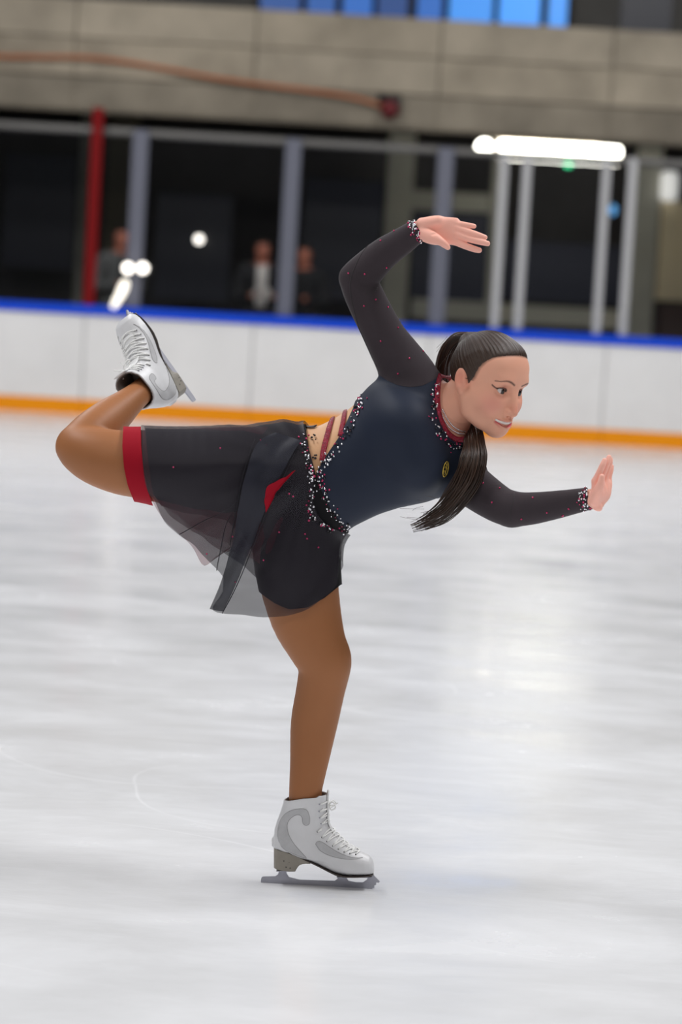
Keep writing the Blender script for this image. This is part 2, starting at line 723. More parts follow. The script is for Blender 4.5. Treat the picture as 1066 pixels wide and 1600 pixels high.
# ------------------------------------------------------------------ rink barrier
Z_CAP1 = zf(500, 498, DB)
Z_CAP0 = zf(500, 513, DB)
Z_KICK = zf(500, 645, DB)
barrier = empty('rink_barrier', (0, YB, 0), 'white rink boards with blue cap, orange kick plate and tall glass screens', 'barrier')
JX = [xf(-135, 540, DB), xf(130, 560, DB), xf(393, 570, DB), xf(668, 590, DB), xf(944, 600, DB), xf(1218, 620, DB)]
JX = [JX[0] - 1.8 * k_ for k_ in range(4, 0, -1)] + JX + [JX[-1] + 1.8 * k_ for k_ in range(1, 5)]
edges = [-XW] + JX + [XW]
for a, b in zip(edges[:-1], edges[1:]):
    p = box('board_panel', a + 0.004, b - 0.004, YB, YB + 0.06, 0.0, Z_CAP0, M_WHITE, barrier, b=0.006)
    box('kick_plate', a + 0.002, b - 0.002, YB - 0.014, YB - 0.001, 0.0, Z_KICK, M_ORANGE, barrier, b=0.004)
box('board_backing', -XW, XW, YB + 0.062, YB + 0.12, 0.0, Z_CAP0 - 0.002, mat('joint_grey', lin(120, 118, 116), 0.8), barrier)
box('cap_rail', -XW, XW, YB - 0.03, YB + 0.20, Z_CAP0 + 0.001, Z_CAP1, M_BLUE, barrier, b=0.012)
YG = YB + 0.07
Z_RAIL = zf(500, 223, DB)
posts = [(-30, 340, .17, M_STEEL), (213, 340, .165, M_STEEL), (452, 350, .165, M_STEEL), (690, 370, .17, M_STEEL),
         (781, 380, .088, M_ALU), (817, 385, .088, M_ALU), (941, 390, .085, M_ALU), (982, 392, .088, M_ALU), (1200, 400, .17, M_STEEL)]
px_x = []
posts = [(-30 - 239 * k_, 340 - 14 * k_, .17, M_STEEL) for k_ in range(5, 0, -1)] + posts + [(1200 + 239 * k_, 400 + 14 * k_, .17, M_STEEL) for k_ in range(1, 5)]
for px, py, w, m_ in posts:
    x = xf(px, py, DB)
    px_x.append((x, w))
    p = box('post', x - w / 2, x + w / 2, YG - 0.03, YG + 0.05, Z_CAP1 + 0.001, Z_RAIL + 0.03, m_, barrier, b=0.01)
    if w < .1:
        p['label'] = 'slim pale aluminium post of the gate'
xr = xf(146, 320, DB)
p = box('post', xr - 0.055, xr + 0.055, YG - 0.06, YG - 0.031, Z_CAP1 + 0.001, zf(155, 168, DB), M_RED, barrier, b=0.006)
p['label'] = 'bright red marker post rising above the rail'
for (xa, wa), (xb, wb) in zip([(-XW, 0)] + px_x, px_x + [(XW, 0)]):
    if xb - xa > 0.3:
        box('glass_pane', xa + wa / 2 + 0.002, xb - wb / 2 - 0.002, YG, YG + 0.012, Z_CAP1 + 0.002, Z_RAIL - 0.045, M_GLASS, barrier)
V, F = tube_vf([(-XW, YG + 0.09, Z_RAIL), (0, YG + 0.09, Z_RAIL), (XW, YG + 0.09, Z_RAIL)], 0.04, 12, up=(0, 0, 1))
obj('top_rail', V, F, M_RAIL, barrier)

# ------------------------------------------------------------------ stand behind the glass
Y33, Y40 = CAM[1] + 33.0, CAM[1] + 40.0
ZB0 = zf(500, 192, 33)                            # underside of the concrete parapet
ZB1 = zf(500, 19, 33)
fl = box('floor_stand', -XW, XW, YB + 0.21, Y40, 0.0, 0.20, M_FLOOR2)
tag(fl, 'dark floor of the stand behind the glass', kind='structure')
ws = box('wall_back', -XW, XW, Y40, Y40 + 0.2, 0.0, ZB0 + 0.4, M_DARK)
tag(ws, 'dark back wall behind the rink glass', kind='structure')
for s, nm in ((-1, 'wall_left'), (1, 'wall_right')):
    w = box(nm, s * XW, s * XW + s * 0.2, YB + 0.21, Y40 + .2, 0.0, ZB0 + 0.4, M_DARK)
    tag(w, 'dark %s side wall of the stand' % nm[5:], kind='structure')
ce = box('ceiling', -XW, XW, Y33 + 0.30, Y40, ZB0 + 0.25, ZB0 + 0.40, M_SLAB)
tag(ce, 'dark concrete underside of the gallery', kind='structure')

# concrete parapet: a backing wall with slabs set proud of it
par = box('wall_gallery', -XW, XW, Y33 + 0.03, Y33 + 0.30, ZB0 - 0.02, ZB1 - 0.01, M_CONC_D)
tag(par, 'bare concrete gallery parapet of big slabs above the rink', kind='structure')
rows = [(ZB0, zf(500, 140, 33)), (zf(500, 140, 33), zf(500, 80, 33)), (zf(500, 80, 33), ZB1)]
cols = [-13.5, -11.0, -9.2, -7.4, xf(-160, 60, 33), xf(118, 60, 33), xf(400, 70, 33), xf(688, 90, 33), xf(958, 100, 33), xf(1240, 100, 33), 7.4, 9.2, 11.0, 13.5]
for ri, (za, zb) in enumerate(rows):
    for a, b in zip(cols[:-1], cols[1:]):
        d = random.uniform(-0.008, 0.008) + (0.03 if ri == 0 else 0)
        box('concrete_slab', a + 0.007, b - 0.007, Y33 + d - 0.01, Y33 + 0.029, za + 0.006, zb - 0.006, M_CONC[1] if ri == 0 else random.choice((M_CONC[0], M_CONC[2])), par, b=0.006)

# upper gallery wall with blue-lit windows
Y37 = CAM[1] + 37.0
gw = box('wall_upper', -XW, XW, Y37, Y37 + 0.2, ZB1 - 0.6, 7.5, M_GREYW)
tag(gw, 'grey upper gallery wall behind the parapet', kind='structure')
box('gallery_floor', -XW, XW, Y33 + 0.30, Y37, ZB0 + 0.41, ZB0 + 0.5, M_SLAB, gw)
panes = [(405, 470, 0.5, 0), (478, 525, 0.7, 0), (534, 583, 1.0, 0), (588, 638, 0.35, 0), (650, 692, 1.0, 0), (700, 771, 1.7, 1), (778, 845, 2.0, 1), (855, 887, 1.8, 1)]
for i, (a, b, e, k_) in enumerate(panes):
    xa, xb = xf(a, 20, 37), xf(b, 20, 37)
    wn = empty('window_%d' % (i + 1), ((xa + xb) / 2, Y37 - 0.05, ZB1 - 0.2), '%s blue-lit gallery window from the left above the concrete parapet' % ('first', 'second', 'third', 'fourth', 'fifth', 'sixth', 'seventh', 'eighth')[i], kind='structure')
    bm_ = mat('blue_light_%d' % i, lin(20, 60, 140), 0.2, emit=(lin(38, 125, 225) if k_ == 0 else lin(60, 150, 240), 0.55 * e))
    box('pane', xa, xb, Y37 - 0.06, Y37 - 0.03, ZB1 - 0.2, ZB1 + 1.6, bm_, wn)
    for xx in (xa - 0.02, xb + 0.02):
        box('frame', xx - 0.03, xx + 0.03, Y37 - 0.09, Y37 - 0.001, ZB1 - 0.2, ZB1 + 1.6, M_FRAME, wn)
xa, xb = xf(970, 20, 37), xf(1050, 20, 37)
wd = box('window_9', xa, xb, Y37 - 0.05, Y37 - 0.002, ZB1 - 0.2, ZB1 + 1.6, M_PANE)
tag(wd, 'dark unlit gallery window right of the blue ones', kind='structure')

# columns, sills and panes of the back wall (38.5 m away)
Y38 = CAM[1] + 38.5


def trim(n, a, b, y0, y1, m_, label, pxm=None, dep=0.25):
    pm = (a + b) / 2
    ym = (y0 + y1) / 2
    o = box('trim_%d' % n, xf(a, ym, 38.5), xf(b, ym, 38.5), Y38, Y38 + dep, max(0.2, zf(pm, y1, 38.5)), min(ZB0 + .24, zf(pm, y0, 38.5)), m_, b=0.01)
    tag(o, label, kind='structure')
    return o


trim(1, 598, 640, 150, 640, M_COLUMN, 'grey column behind the glass beside the raised arm')
trim(2, 988, 1027, 150, 640, M_COLUMN, 'grey column at right behind the gate posts')
trim(3, 642, 986, 476, 506, M_COLUMN, 'long grey sill below the dark windows', dep=0.2)
trim(4, 160, 206, 150, 640, M_OLIVE, 'dull olive panel behind the red post')
trim(5, 1029, 1190, 318, 474, M_BEIGE, 'beige wall panel at the right edge')
trim(6, 768, 788, 150, 474, M_COLUMN, 'narrow grey mullion behind the gate')
trim(7, 118, 130, 150, 640, M_COLUMN, 'narrow grey strip left of the red post')
trim(8, 642, 766, 300, 330, M_COLUMN, 'short grey transom behind the raised hand', dep=.1)
dr = box('door_1', xf(1029, 510, 38.5), xf(1190, 510, 38.5), Y38, Y38 + 0.2, 0.2, zf(1045, 475, 38.5), M_BROWN, b=0.01)
tag(dr, 'dark brown lower door panel at the right edge', kind='structure')
for i, (a, b, y0, y1) in enumerate([(643, 765, 332, 474), (791, 985, 380, 474), (0, 115, 240, 420), (240, 360, 300, 470), (470, 596, 280, 470)]):
    o = box('window_%d' % (10 + i), xf(a, 400, 38.5), xf(b, 400, 38.5), Y38 + 0.05, Y38 + 0.12, zf((a + b) / 2, y1, 38.5), zf((a + b) / 2, y0, 38.5), M_PANE, b=0.01)
    tag(o, 'dark blue-black window %s' % ('behind the raised hand', 'behind the pale gate posts', 'left of the red post', 'behind the single round lamp', 'right of the black-clad spectator')[i], kind='structure')

# ------------------------------------------------------------------ lamps and small fittings
M_TUBE = mat('tube_glow', (1, 0.97, 0.88), 0.4, emit=((1.0, 0.97, 0.86), 11.0))
M_HOUSE = mat('lamp_housing', lin(176, 164, 146), 0.6)
DL = 36.4
YL = CAM[1] + DL
a, b = far(786, 233, DL), far(962, 244, DL)
zl = (a[2] + b[2]) / 2
lamp = empty('fluorescent_lamp', ((a[0] + b[0]) / 2, YL, zl + 0.2), 'long glowing fluorescent tube lamp under the gallery', 'lamp')
V, F = tube_vf(catmull([(a[0] - .03, YL, zl, .04), (a[0], YL, zl, .1), (a[0] + .05, YL, zl, .11), (b[0] - .05, YL, zl, .11), (b[0], YL, zl, .1), (b[0] + .03, YL, zl, .04)], 2)[:, :3],
               [0.05, .08, .10, .105, .11, .11, .11, .105, .10, .08, .05], 16, up=(0, 0, 1))
obj('tube', V, F, M_TUBE, lamp)
box('housing', a[0] - 0.12, b[0] - 0.2, YL - 0.10, YL + 0.14, zl + 0.112, zl + 0.17, M_HOUSE, lamp, b=0.01)
box('end_socket', a[0] - 0.09, a[0] - 0.05, YL - 0.05, YL + 0.05, zl - 0.07, zl + 0.11, M_HOUSE, lamp, b=0.005)
for x in (a[0] + 0.1, b[0] - 0.3):
    box('hanger', x - 0.02, x + 0.02, YL, YL + 0.04, zl + 0.171, ZB0 + 0.249, M_HOUSE, lamp)
c = far(760, 231, DL)
bl = empty('bulkhead_lamp', (c[0], YL, c[2]), 'small round bright lamp at the left end of the tube lamp', 'lamp')
V, F = sphere_vf((c[0] - .02, YL, c[2]), (0.10, 0.06, 0.10), 16, 10)
obj('globe', V, F, M_TUBE, bl)
box('bracket', c[0] - 0.04, c[0] + 0.0, YL - 0.01, YL + 0.03, c[2] + 0.095, ZB0 + 0.249, M_HOUSE, bl)
c = far(1046, 291, 38.4)
wl = empty('wall_lamp', (c[0], c[1], c[2]), 'upright white glowing wall lamp above the beige panel', 'lamp')
V, F = tube_vf(catmull([(c[0], c[1], c[2] - .19), (c[0], c[1], c[2] - .15), (c[0], c[1], c[2] + .15), (c[0], c[1], c[2] + .19)], 2), [.06, .09, .11, .115, .11, .09, .06], 14, up=(0, 1, 0))
obj('shade', V, F, mat('shade_glow', (1, .98, .93), .5, emit=((1, .98, .93), 0.62)), wl)
box('mount', c[0] - .05, c[0] + .05, c[1] + .08, Y40 - 0.001, c[2] - .05, c[2] + .05, M_HOUSE, wl)
c = far(888, 258, 36.6)
ex = empty('exit_light', (c[0], c[1], c[2]), 'tiny green signal light below the tube lamp', 'light')
V, F = sphere_vf(c, (.045, .03, .03), 10, 6)
obj('lens', V, F, mat('green_glow', (0, .5, .2), .4, emit=((0.02, .55, .25), 1.2)), ex)
box('rod', c[0] - .01, c[0] + .01, c[1] + .02, c[1] + .04, c[2], ZB0 + 0.249, M_FRAME, ex)
c = far(958, 328, 38.3)
bs = empty('blue_lamp', (c[0], c[1], c[2]), 'small blue light between the two right gate posts', 'light')
V, F = sphere_vf(c, (.05, .03, .07), 10, 6)
obj('lens', V, F, mat('blue_glow', (.1, .3, .6), .4, emit=((0.12, .4, .8), 0.9)), bs)
box('rod', c[0] - .01, c[0] + .01, c[1] + .02, Y40 - .001, c[2] - .02, c[2] + .02, M_FRAME, bs)

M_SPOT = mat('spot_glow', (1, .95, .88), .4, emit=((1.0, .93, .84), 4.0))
c = far(311, 374, 38.0)
sp = empty('globe_lamp', (c[0], c[1], c[2]), 'single small round lamp glowing left of the spectators', 'lamp')
V, F = sphere_vf(c, .05, 14, 10)
obj('globe', V, F, M_SPOT, sp)
box('arm', c[0] - .012, c[0] + .012, c[1] + .05, Y40 - .001, c[2] - .012, c[2] + .012, M_FRAME, sp)
# twin glowing globes and a slanting tube, added for reflections in the glass
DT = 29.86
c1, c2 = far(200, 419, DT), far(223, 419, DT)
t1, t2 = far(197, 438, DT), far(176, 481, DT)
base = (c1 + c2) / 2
tw = empty('glass_glint', (base[0], base[1], base[2]), 'twin bright globes and a slanting streak added for glass reflections at the post beside the red one', 'lamp')
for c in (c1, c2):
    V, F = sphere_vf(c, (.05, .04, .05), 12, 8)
    obj('glint_globe', V, F, M_SPOT, tw)
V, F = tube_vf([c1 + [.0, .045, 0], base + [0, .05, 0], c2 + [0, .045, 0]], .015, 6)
obj('glint_bar', V, F, M_FRAME, tw)
box('glint_mount', base[0] - .03, base[0] + .03, base[1] + .05, YG - .031, base[2] - .03, base[2] + .03, M_FRAME, tw)
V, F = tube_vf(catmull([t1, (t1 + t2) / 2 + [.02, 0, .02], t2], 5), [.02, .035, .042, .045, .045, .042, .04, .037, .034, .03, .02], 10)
obj('glint_streak', V, F, mat('glint_soft', (1, .95, .85), .4, emit=((1.0, .93, .8), 1.6)), tw)
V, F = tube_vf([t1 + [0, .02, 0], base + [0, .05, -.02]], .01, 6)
obj('glint_arm', V, F, M_FRAME, tw)

# orange cable along the parapet and the red goal lamp at its end
cab = [(-620, 50), (-400, 66), (-250, 72), (-120, 82), (0, 88), (60, 89), (150, 91), (250, 106), (330, 121), (400, 131), (480, 141), (540, 150), (580, 160), (597, 166)]
P = catmull([[*far(x, y, 32.93)] for x, y in cab], 5)
V, F = tube_vf(P, 0.022, 8)
cb = obj('power_cable', V, F, mat('cable_orange', lin(200, 122, 78), .6))
tag(cb, 'orange cable sagging along the concrete parapet', 'cable')
c = far(609, 171, 32.9)
gl = empty('goal_lamp', (c[0], c[1], c[2]), 'dark red round lamp on the concrete parapet at the cable end', 'lamp')
V, F = sphere_vf(c - [0, .06, 0], (.105, .09, .105), 16, 10)
obj('lens', V, F, mat('lamp_red', lin(112, 16, 26), .3), gl)
box('bracket', c[0] - .05, c[0] + .12, c[1] + .0, Y33 - .052, c[2] - .05, c[2] + .16, M_FRAME, gl, b=.01)
V, F = sphere_vf(c + [-.09, -.02, .12], (.06, .04, .05), 10, 6)
obj('cable_plug', V, F, M_FRAME, gl)

# ------------------------------------------------------------------ spectators behind the glass
def hand_chains(w, d, side, up=(0, 0, 1)):
    """palm and five fingers from wrist w along d; side is the thumb side"""
    d = np.array(d, float) / np.linalg.norm(d)
    s = np.array(side, float)
    s = s - (s @ d) * d
    s /= np.linalg.norm(s)
    n = np.cross(d, s)
    C = []
    for j, (o, L) in enumerate(((.030, .072), (.010, .080), (-.010, .074), (-.028, .058))):
        k = w + d * .085 + s * o
        C.append([(*(w + s * o * .4), .016), (*(w + d * .05 + s * o * .8), .015), (*k, .012)])
        C.append([(*k, .0105), (*(k + d * L * .5 + n * .010), .0095), (*(k + d * L * .85 + n * .028), .008)])
    C.append([(*(w + d * .02 + s * .02), .014), (*(w + d * .055 + s * .05), .012), (*(w + d * .09 + s * .055), .009)])
    return C


def make_spectator():
    h = 0.0075
    f = Field((-.40, -.42, -.02), (.40, .26, 1.76), h)
    A = np.array
    f.chain(A([(0, 0, .93, .15), (0, 0, 1.05, .14), (0, 0, 1.2, .15), (0, -.01, 1.33, .165)]), .68, .03)
    f.chain(A([(-.17, 0, 1.40, .065), (0, .0, 1.43, .07), (.17, 0, 1.40, .065)]), .8, .05)
    f.chain(A([(0, .0, 1.42, .058), (0, -.02, 1.53, .055)]), 1, .02)
    f.ell((0, -.02, 1.63), (.075, .095, .115), k=.02)
    f.ell((0, -.055, 1.57), (.055, .055, .06), k=.02)
    f.chain(A([(0, -.11, 1.635, .008), (0, -.128, 1.605, .013)]), 1, .01)
    for s in (-1, 1):
        f.ell((s * .078, .0, 1.62), (.012, .02, .033), k=.006)
        f.ell((s * .03, -.118, 1.645), (.015, .012, .009), k=.006, op='s')
        f.chain(A([(s * .09, 0, .92, .095), (s * .10, 0, .75, .08), (s * .10, -.01, .50, .058), (s * .10, .01, .33, .055), (s * .10, .01, .09, .038)]), 1, .03)
        f.chain(A([(s * .10, .03, .045, .042), (s * .11, -.10, .035, .042), (s * .115, -.17, .03, .032)]), 1, .015)
        w = A([s * .10, -.30, 1.13])
        f.chain(A([(s * .20, 0, 1.38, .058), (s * .25, .01, 1.22, .05), (s * .26, -.02, 1.09, .044)]), 1, .03)
        f.chain(A([(s * .26, -.02, 1.09, .044), (s * .19, -.17, 1.10, .04), (*w, .03)]), 1, .01)
        for C in hand_chains(w + A([-s * .005, -.01, 0]), (-s * .55, -.75, .2), (0, -.2, 1)):
            f.chain(A(C), 1, .004)
    return f.mesh(1)


SV, SQ = make_spectator()
ST = tris(SQ)
SN = vnormals(SV, SQ)
_wr = np.minimum(np.linalg.norm(SV - [.10, -.30, 1.13], axis=1), np.linalg.norm(SV - [-.10, -.30, 1.13], axis=1))
_hand = (SV[:, 1] + .29) - 0.0        # the hands are the part in front of the wrists
SKIN_S = mat('spectator_skin', lin(190, 116, 92), .6)


def spectator(x, D, label, jac, shirt, trou, hair, scale=1.0, rot=0.0):
    base = np.array([x, CAM[1] + D, 0.2])
    root = empty('person', base, label, 'person', 'spectators behind the glass')
    c, s = math.cos(rot), math.sin(rot)
    R = np.array([[c, -s, 0], [s, c, 0], [0, 0, 1]]) * scale

    def put(name, V, F, m_):
        return obj(name, V @ R.T + base, F, m_, root)
    put('body', SV, SQ, SKIN_S)
    x_, y_, z_ = SV.T
    up = np.minimum(z_ - .86, np.minimum(1.475 - z_ - .25 * np.maximum(0, -(y_ + .02)), _hand))
    opening = np.maximum(np.abs(x_) - .055 - .0 * z_, np.maximum(y_ + .02, 1.0 - z_))
    f = np.minimum(up, opening)
    V, F, E = clip_mesh(SV, ST, f, SN)
    put('jacket', V + E * .014, F, mat('jacket', jac, .8, noise=(6, .15)))
    f = np.minimum(np.minimum(z_ - .9, 1.46 - z_), np.minimum(-y_, .10 - np.abs(x_)))
    V, F, E = clip_mesh(SV, ST, f, SN)
    put('shirt', V + E * .006, F, mat('shirt', shirt, .8))
    f = np.minimum(.90 - z_, z_ - .085)
    V, F, E = clip_mesh(SV, ST, f, SN)
    put('trousers', V + E * .010, F, mat('trousers', trou, .85))
    for s_ in (-1, 1):
        f = np.minimum(.10 - z_, s_ * x_)
        V, F, E = clip_mesh(SV, ST, f, SN)
        put('shoe', V + E * .006, F, mat('shoe', lin(24, 22, 22), .5))
    f = np.minimum(z_ - 1.60 + .0, np.maximum(y_ + .035, (z_ - 1.70) * 1.0))
    V, F, E = clip_mesh(SV, ST, f, SN)
    put('hair', V + E * .012, F, mat('hair_dark', hair, .5))


def spect_x(px, py, D):
    return xf(px, py, D)


spectator(spect_x(409, 420, 32.2), 32.2, 'standing spectator in an open black jacket over a white shirt', lin(26, 25, 28), lin(216, 208, 200), lin(22, 22, 26), lin(34, 24, 20), 0.99, .1)
spectator(spect_x(476, 420, 33.5), 33.5, 'standing spectator in all-black clothes half hidden by a post', lin(20, 20, 23), lin(18, 18, 20), lin(20, 20, 24), lin(28, 20, 18), 0.98, -.3)
spectator(spect_x(186, 420, 32.6), 32.6, 'standing spectator in a grey jacket beside the red post', lin(98, 98, 96), lin(70, 70, 70), lin(26, 26, 30), lin(36, 26, 22), 1.02, .5)

# ------------------------------------------------------------------ the skater: body
M_SKIN = mat('skin_and_tights', (1, 1, 1), 0.5, spec=0.25, tint=True, sss=0.06)
M_BODICE = mat('bodice_navy', lin(36, 43, 59), 0.6, spec=0.2, sheen=0.05, noise=(3, .06))
M_SLEEVE = mat('sleeve_mesh', lin(61, 54, 58), 0.75, spec=0.15, sheen=0.08, noise=(9, .10))
M_SHORTS = mat('skirt_lining', lin(13, 12, 16), 0.6, spec=0.15)
M_BURG = mat('sequin_burgundy', lin(150, 16, 48), 0.35, noise=(260, .55), bump=(320, .8, .004))
M_REDHEM = mat('hem_red', lin(156, 16, 36), 0.7, spec=.12)
M_SILVER = mat('rhinestone', (0.85, 0.86, 0.9), 0.15, metal=0.85)
M_PINK = mat('rhinestone_pink', lin(205, 60, 110), 0.2, metal=0.4)
M_BLACKST = mat('rhinestone_black', lin(22, 20, 26), 0.15)
M_GOLD = mat('gold', lin(214, 184, 84), 0.35, metal=0.7)
M_HAIR = None

root = empty('person', at(500, 1384), 'female figure skater in a navy and burgundy dress gliding on one leg with arms spread', 'person')

W = chain_w
# torso axis runs right and slightly up; t along it, n across it (image plane)
tA = math.atan2(120, 250)
T_ = math.cos(tA) * EXI + math.sin(tA) * EZI
N_ = -math.sin(tA) * EXI + math.cos(tA) * EZI
TORSO_AX = np.array([T_, EYI, N_])

lo = np.minimum(at(75, 1310, .45), at(75, 1310, -.4))
hi = np.maximum(at(945, 320, .45), at(945, 320, -.4))
B = Field((lo[0], Y0 - .36, at(480, 1310)[2] - .03), (hi[0], Y0 + .42, at(600, 322)[2] + .04), 0.0055)
B.chain(W([(440, 768, .02, 84), (470, 764, .015, 88), (524, 743, .0, 82), (560, 726, .0, 82), (595, 710, .0, 86)]), .72, .02)
B.ell(at(636, 686, .01), (rad(66), .118, rad(101)), TORSO_AX, k=.04)
B.chain(W([(652, 618, .01, 36), (685, 668, .01, 42), (720, 738, .01, 36)]), .85, .04)
B.chain(W([(676, 662, .0, 44), (702, 642, -.005, 36), (726, 624, -.01, 33)]), 1.0, .03)
for c in (at(634, 668, -.075), at(655, 722, -.075)):
    B.ell(c, (rad(40), .058, rad(40)), TORSO_AX, k=.05)
B.ell(at(432, 745, .07), (rad(70), .09, rad(60)), TORSO_AX, k=.05)
B.ell(at(455, 815, .06), (rad(60), .09, rad(55)), TORSO_AX, k=.05)
# standing leg
B.chain(W([(466, 826, .01, 68), (464, 885, .0, 64), (477, 958, .0, 56.5), (494, 1005, -.01, 47), (507, 1038, -.01, 41.5), (501, 1078, .0, 38.5),
           (491, 1130, .01, 37), (484, 1185, .005, 31), (478, 1230, .0, 26.5), (477, 1250, .0, 25.5), (478, 1262, .0, 21.5), (482, 1290, 0, 15)]), .92, .03)
B.ell(at(520, 1030, -.03), (rad(22), .03, rad(30)), k=.03)
# free leg
B.chain(W([(440, 742, .03, 76), (380, 742, .01, 71), (300, 735, -.01, 62), (235, 727, -.02, 54.5), (192, 723, -.02, 50.5), (155, 714, -.02, 45.5), (131, 705, -.015, 38.5), (116, 699, -.01, 29.5)]), 1.0, .03)
B.chain(W([(120, 694, .0, 31), (146, 674, .05, 34), (172, 653, .13, 31), (196, 633, .20, 24.5), (215, 617, .26, 20.5), (236, 600, .33, 19.5)]), 1.0, .008)
# raised right arm
B.chain(W([(660, 622, .01, 40), (641, 590, .01, 40), (624, 562, .01, 35.5), (601, 524, .01, 29.5), (579, 482, .01, 28), (565, 452, .0, 27), (557, 437, .0, 23)]), 1.0, .025)
B.chain(W([(553, 434, .0, 21), (569, 425, -.01, 25.5), (599, 397, -.03, 22), (630, 376, -.05, 18.5), (652, 361, -.07, 15.5), (662, 357, -.075, 14)]), 1.0, .004)
# lowered left arm
B.chain(W([(708, 728, .0, 38), (730, 752, -.03, 32), (757, 773, -.07, 29), (782, 789, -.11, 26.5), (800, 796, -.13, 24.5)]), 1.0, .03)
B.chain(W([(800, 796, -.13, 24.5), (826, 795, -.15, 23), (856, 791, -.18, 20.5), (890, 785, -.21, 17.5), (920, 779, -.24, 15), (930, 777, -.25, 14)]), 1.0, .01)
BV, BQ = B.mesh(2)
BN = vnormals(BV, BQ)
BT = tris(BQ)
bu, bv = project(BV)
bdy = BV[:, 1] - Y0

C_SKIN = np.array(lin(224, 165, 142))
C_TAN = np.array(lin(162, 107, 69))
C_NUDE = np.array(lin(226, 176, 134))
bc = np.tile(C_SKIN, (len(BV), 1))
leg = (bu < 480) | (bv > 830)
bc[leg] = C_TAN
nude = polysd(bu, bv, [(470, 640), (480, 690), (492, 745), (510, 725), (570, 615), (540, 600)]) > 0
bc[nude] = C_NUDE

# hands ------------------------------------------------------------------
C_PALM = np.array(lin(255, 190, 172))


def hand_mesh(chains, k=.004, h=.0013):
    allp = np.vstack([c for c, _ in chains])
    f = Field(allp[:, :3].min(0) - .03, allp[:, :3].max(0) + .03, h)
    for c, (ratio, kk) in chains:
        f.chain(c, ratio, kk)
    return f


h = -.08
HR = []
wr = (650, 360, -.068)
for kx, ky, kd in ((714, 376, h - .004), (718, 366, h - .006), (717, 356, h - .004), (712, 347, h)):
    HR.append((W([(*wr, 11.5), (676, 340 + (ky - 340) * .75 + 4, h + .002, 11), (698, ky * .8 + 71 + 0.5, h, 10), (kx, ky, kd, 6.8)], 5), (.72, .006)))
fing = [
    [(712, 377, h - .004, 6.3), (727, 384, h - .012, 5.4), (741, 389, h - .016, 5.0), (749, 391, h - .015, 4.3)],
    [(716, 367, h - .006, 6.3), (736, 374, h - .016, 5.4), (752, 378, h - .020, 4.9), (762, 380.5, h - .018, 4.2)],
    [(716, 357.5, h - .004, 6.0), (734, 363, h - .013, 5.2), (749, 368, h - .016, 4.7), (758, 371, h - .014, 4.0)],
    [(711, 349, h, 5.6), (724, 351, h - .006, 4.7), (734, 352.5, h - .008, 4.3), (741, 353.5, h - .006, 3.7)],
]
for c in fing:
    HR.append((W(c, 5), (1.0, .0035)))
HR.append((W([(660, 364, h - .006, 10), (676, 371, h - .02, 9.5), (688, 377, h - .027, 6.6), (695, 382, h - .027, 5.6), (700, 386.5, h - .026, 4.2)], 5), (1.0, .005)))
HR.append((W([(660, 350, h - .004, 10), (685, 346, h - .008, 9)], 5), (.9, .008)))
fr = hand_mesh(HR)
fr.chain(W([(676, 366, h - .034, 1.6), (690, 362, h - .024, 1.6), (700, 350, h - .02, 1.6)], 5), 1, .004, 's')   # palm creases
fr.chain(W([(698, 371, h - .022, 1.3), (706, 360, h - .022, 1.3), (707, 348, h - .018, 1.3)], 5), 1, .004, 's')
RV, RQ = fr.mesh(1)

d0 = -.25
HL = []
wl_ = (924, 779, d0)
kn = [(931, 752, d0 - .035), (938, 749, d0 - .015), (945, 749, d0 + .005), (950, 753, d0 + .022)]
for kx, ky, kd in kn:
    HL.append((W([(*wl_, 10.5), ((924 + kx) / 2 + 5, 774 + (ky - 750) * .5, (kd + d0) / 2 - .006, 10.5), ((924 + kx * 2) / 3 + 5, 763, kd * .8 + d0 * .2 - .004, 9.5), (kx, ky, kd, 6.6)], 5), (.8, .006)))
for c in (
    [(931, 752, d0 - .035, 6.2), (937, 738, d0 - .043, 5.2), (942, 727, d0 - .045, 4.8), (945, 719.5, d0 - .043, 4.0)],
    [(938, 749, d0 - .015, 6.2), (945, 733, d0 - .022, 5.2), (950, 721, d0 - .022, 4.8), (952, 714.5, d0 - .02, 4.0)],
    [(945, 749, d0 + .005, 6.0), (950, 734, d0 + .001, 5.0), (953, 724, d0 + .002, 4.6), (954, 717.5, d0 + .004, 3.9)],
    [(950, 753, d0 + .022, 5.4), (953, 741, d0 + .022, 4.5), (955, 734, d0 + .024, 4.2), (956, 729, d0 + .026, 3.6)],
    [(930, 782, d0 - .03, 9), (934, 768, d0 - .052, 7.6), (939, 755, d0 - .062, 6.0), (941, 745, d0 - .064, 4.5)],
):
    HL.append((W(c, 5), (1.0, .0035)))
HL.append((W([(926, 783, d0 - .01, 9), (933, 790, d0 - .02, 8), (936, 793, d0 - .02, 6)], 5), (1.0, .006)))
HL.append((W([(936, 786, d0 + .005, 9), (944, 770, d0 + .01, 8.5), (949, 757, d0 + .016, 7)], 5), (1.0, .006)))
fl_ = hand_mesh(HL)
fl_.chain(W([(929, 779, d0 - .064, 1.2), (934, 775, d0 - .066, 1.4), (938, 770, d0 - .066, 1.2)], 5), 1, .006, 's')
LV, LQ = fl_.mesh(1)

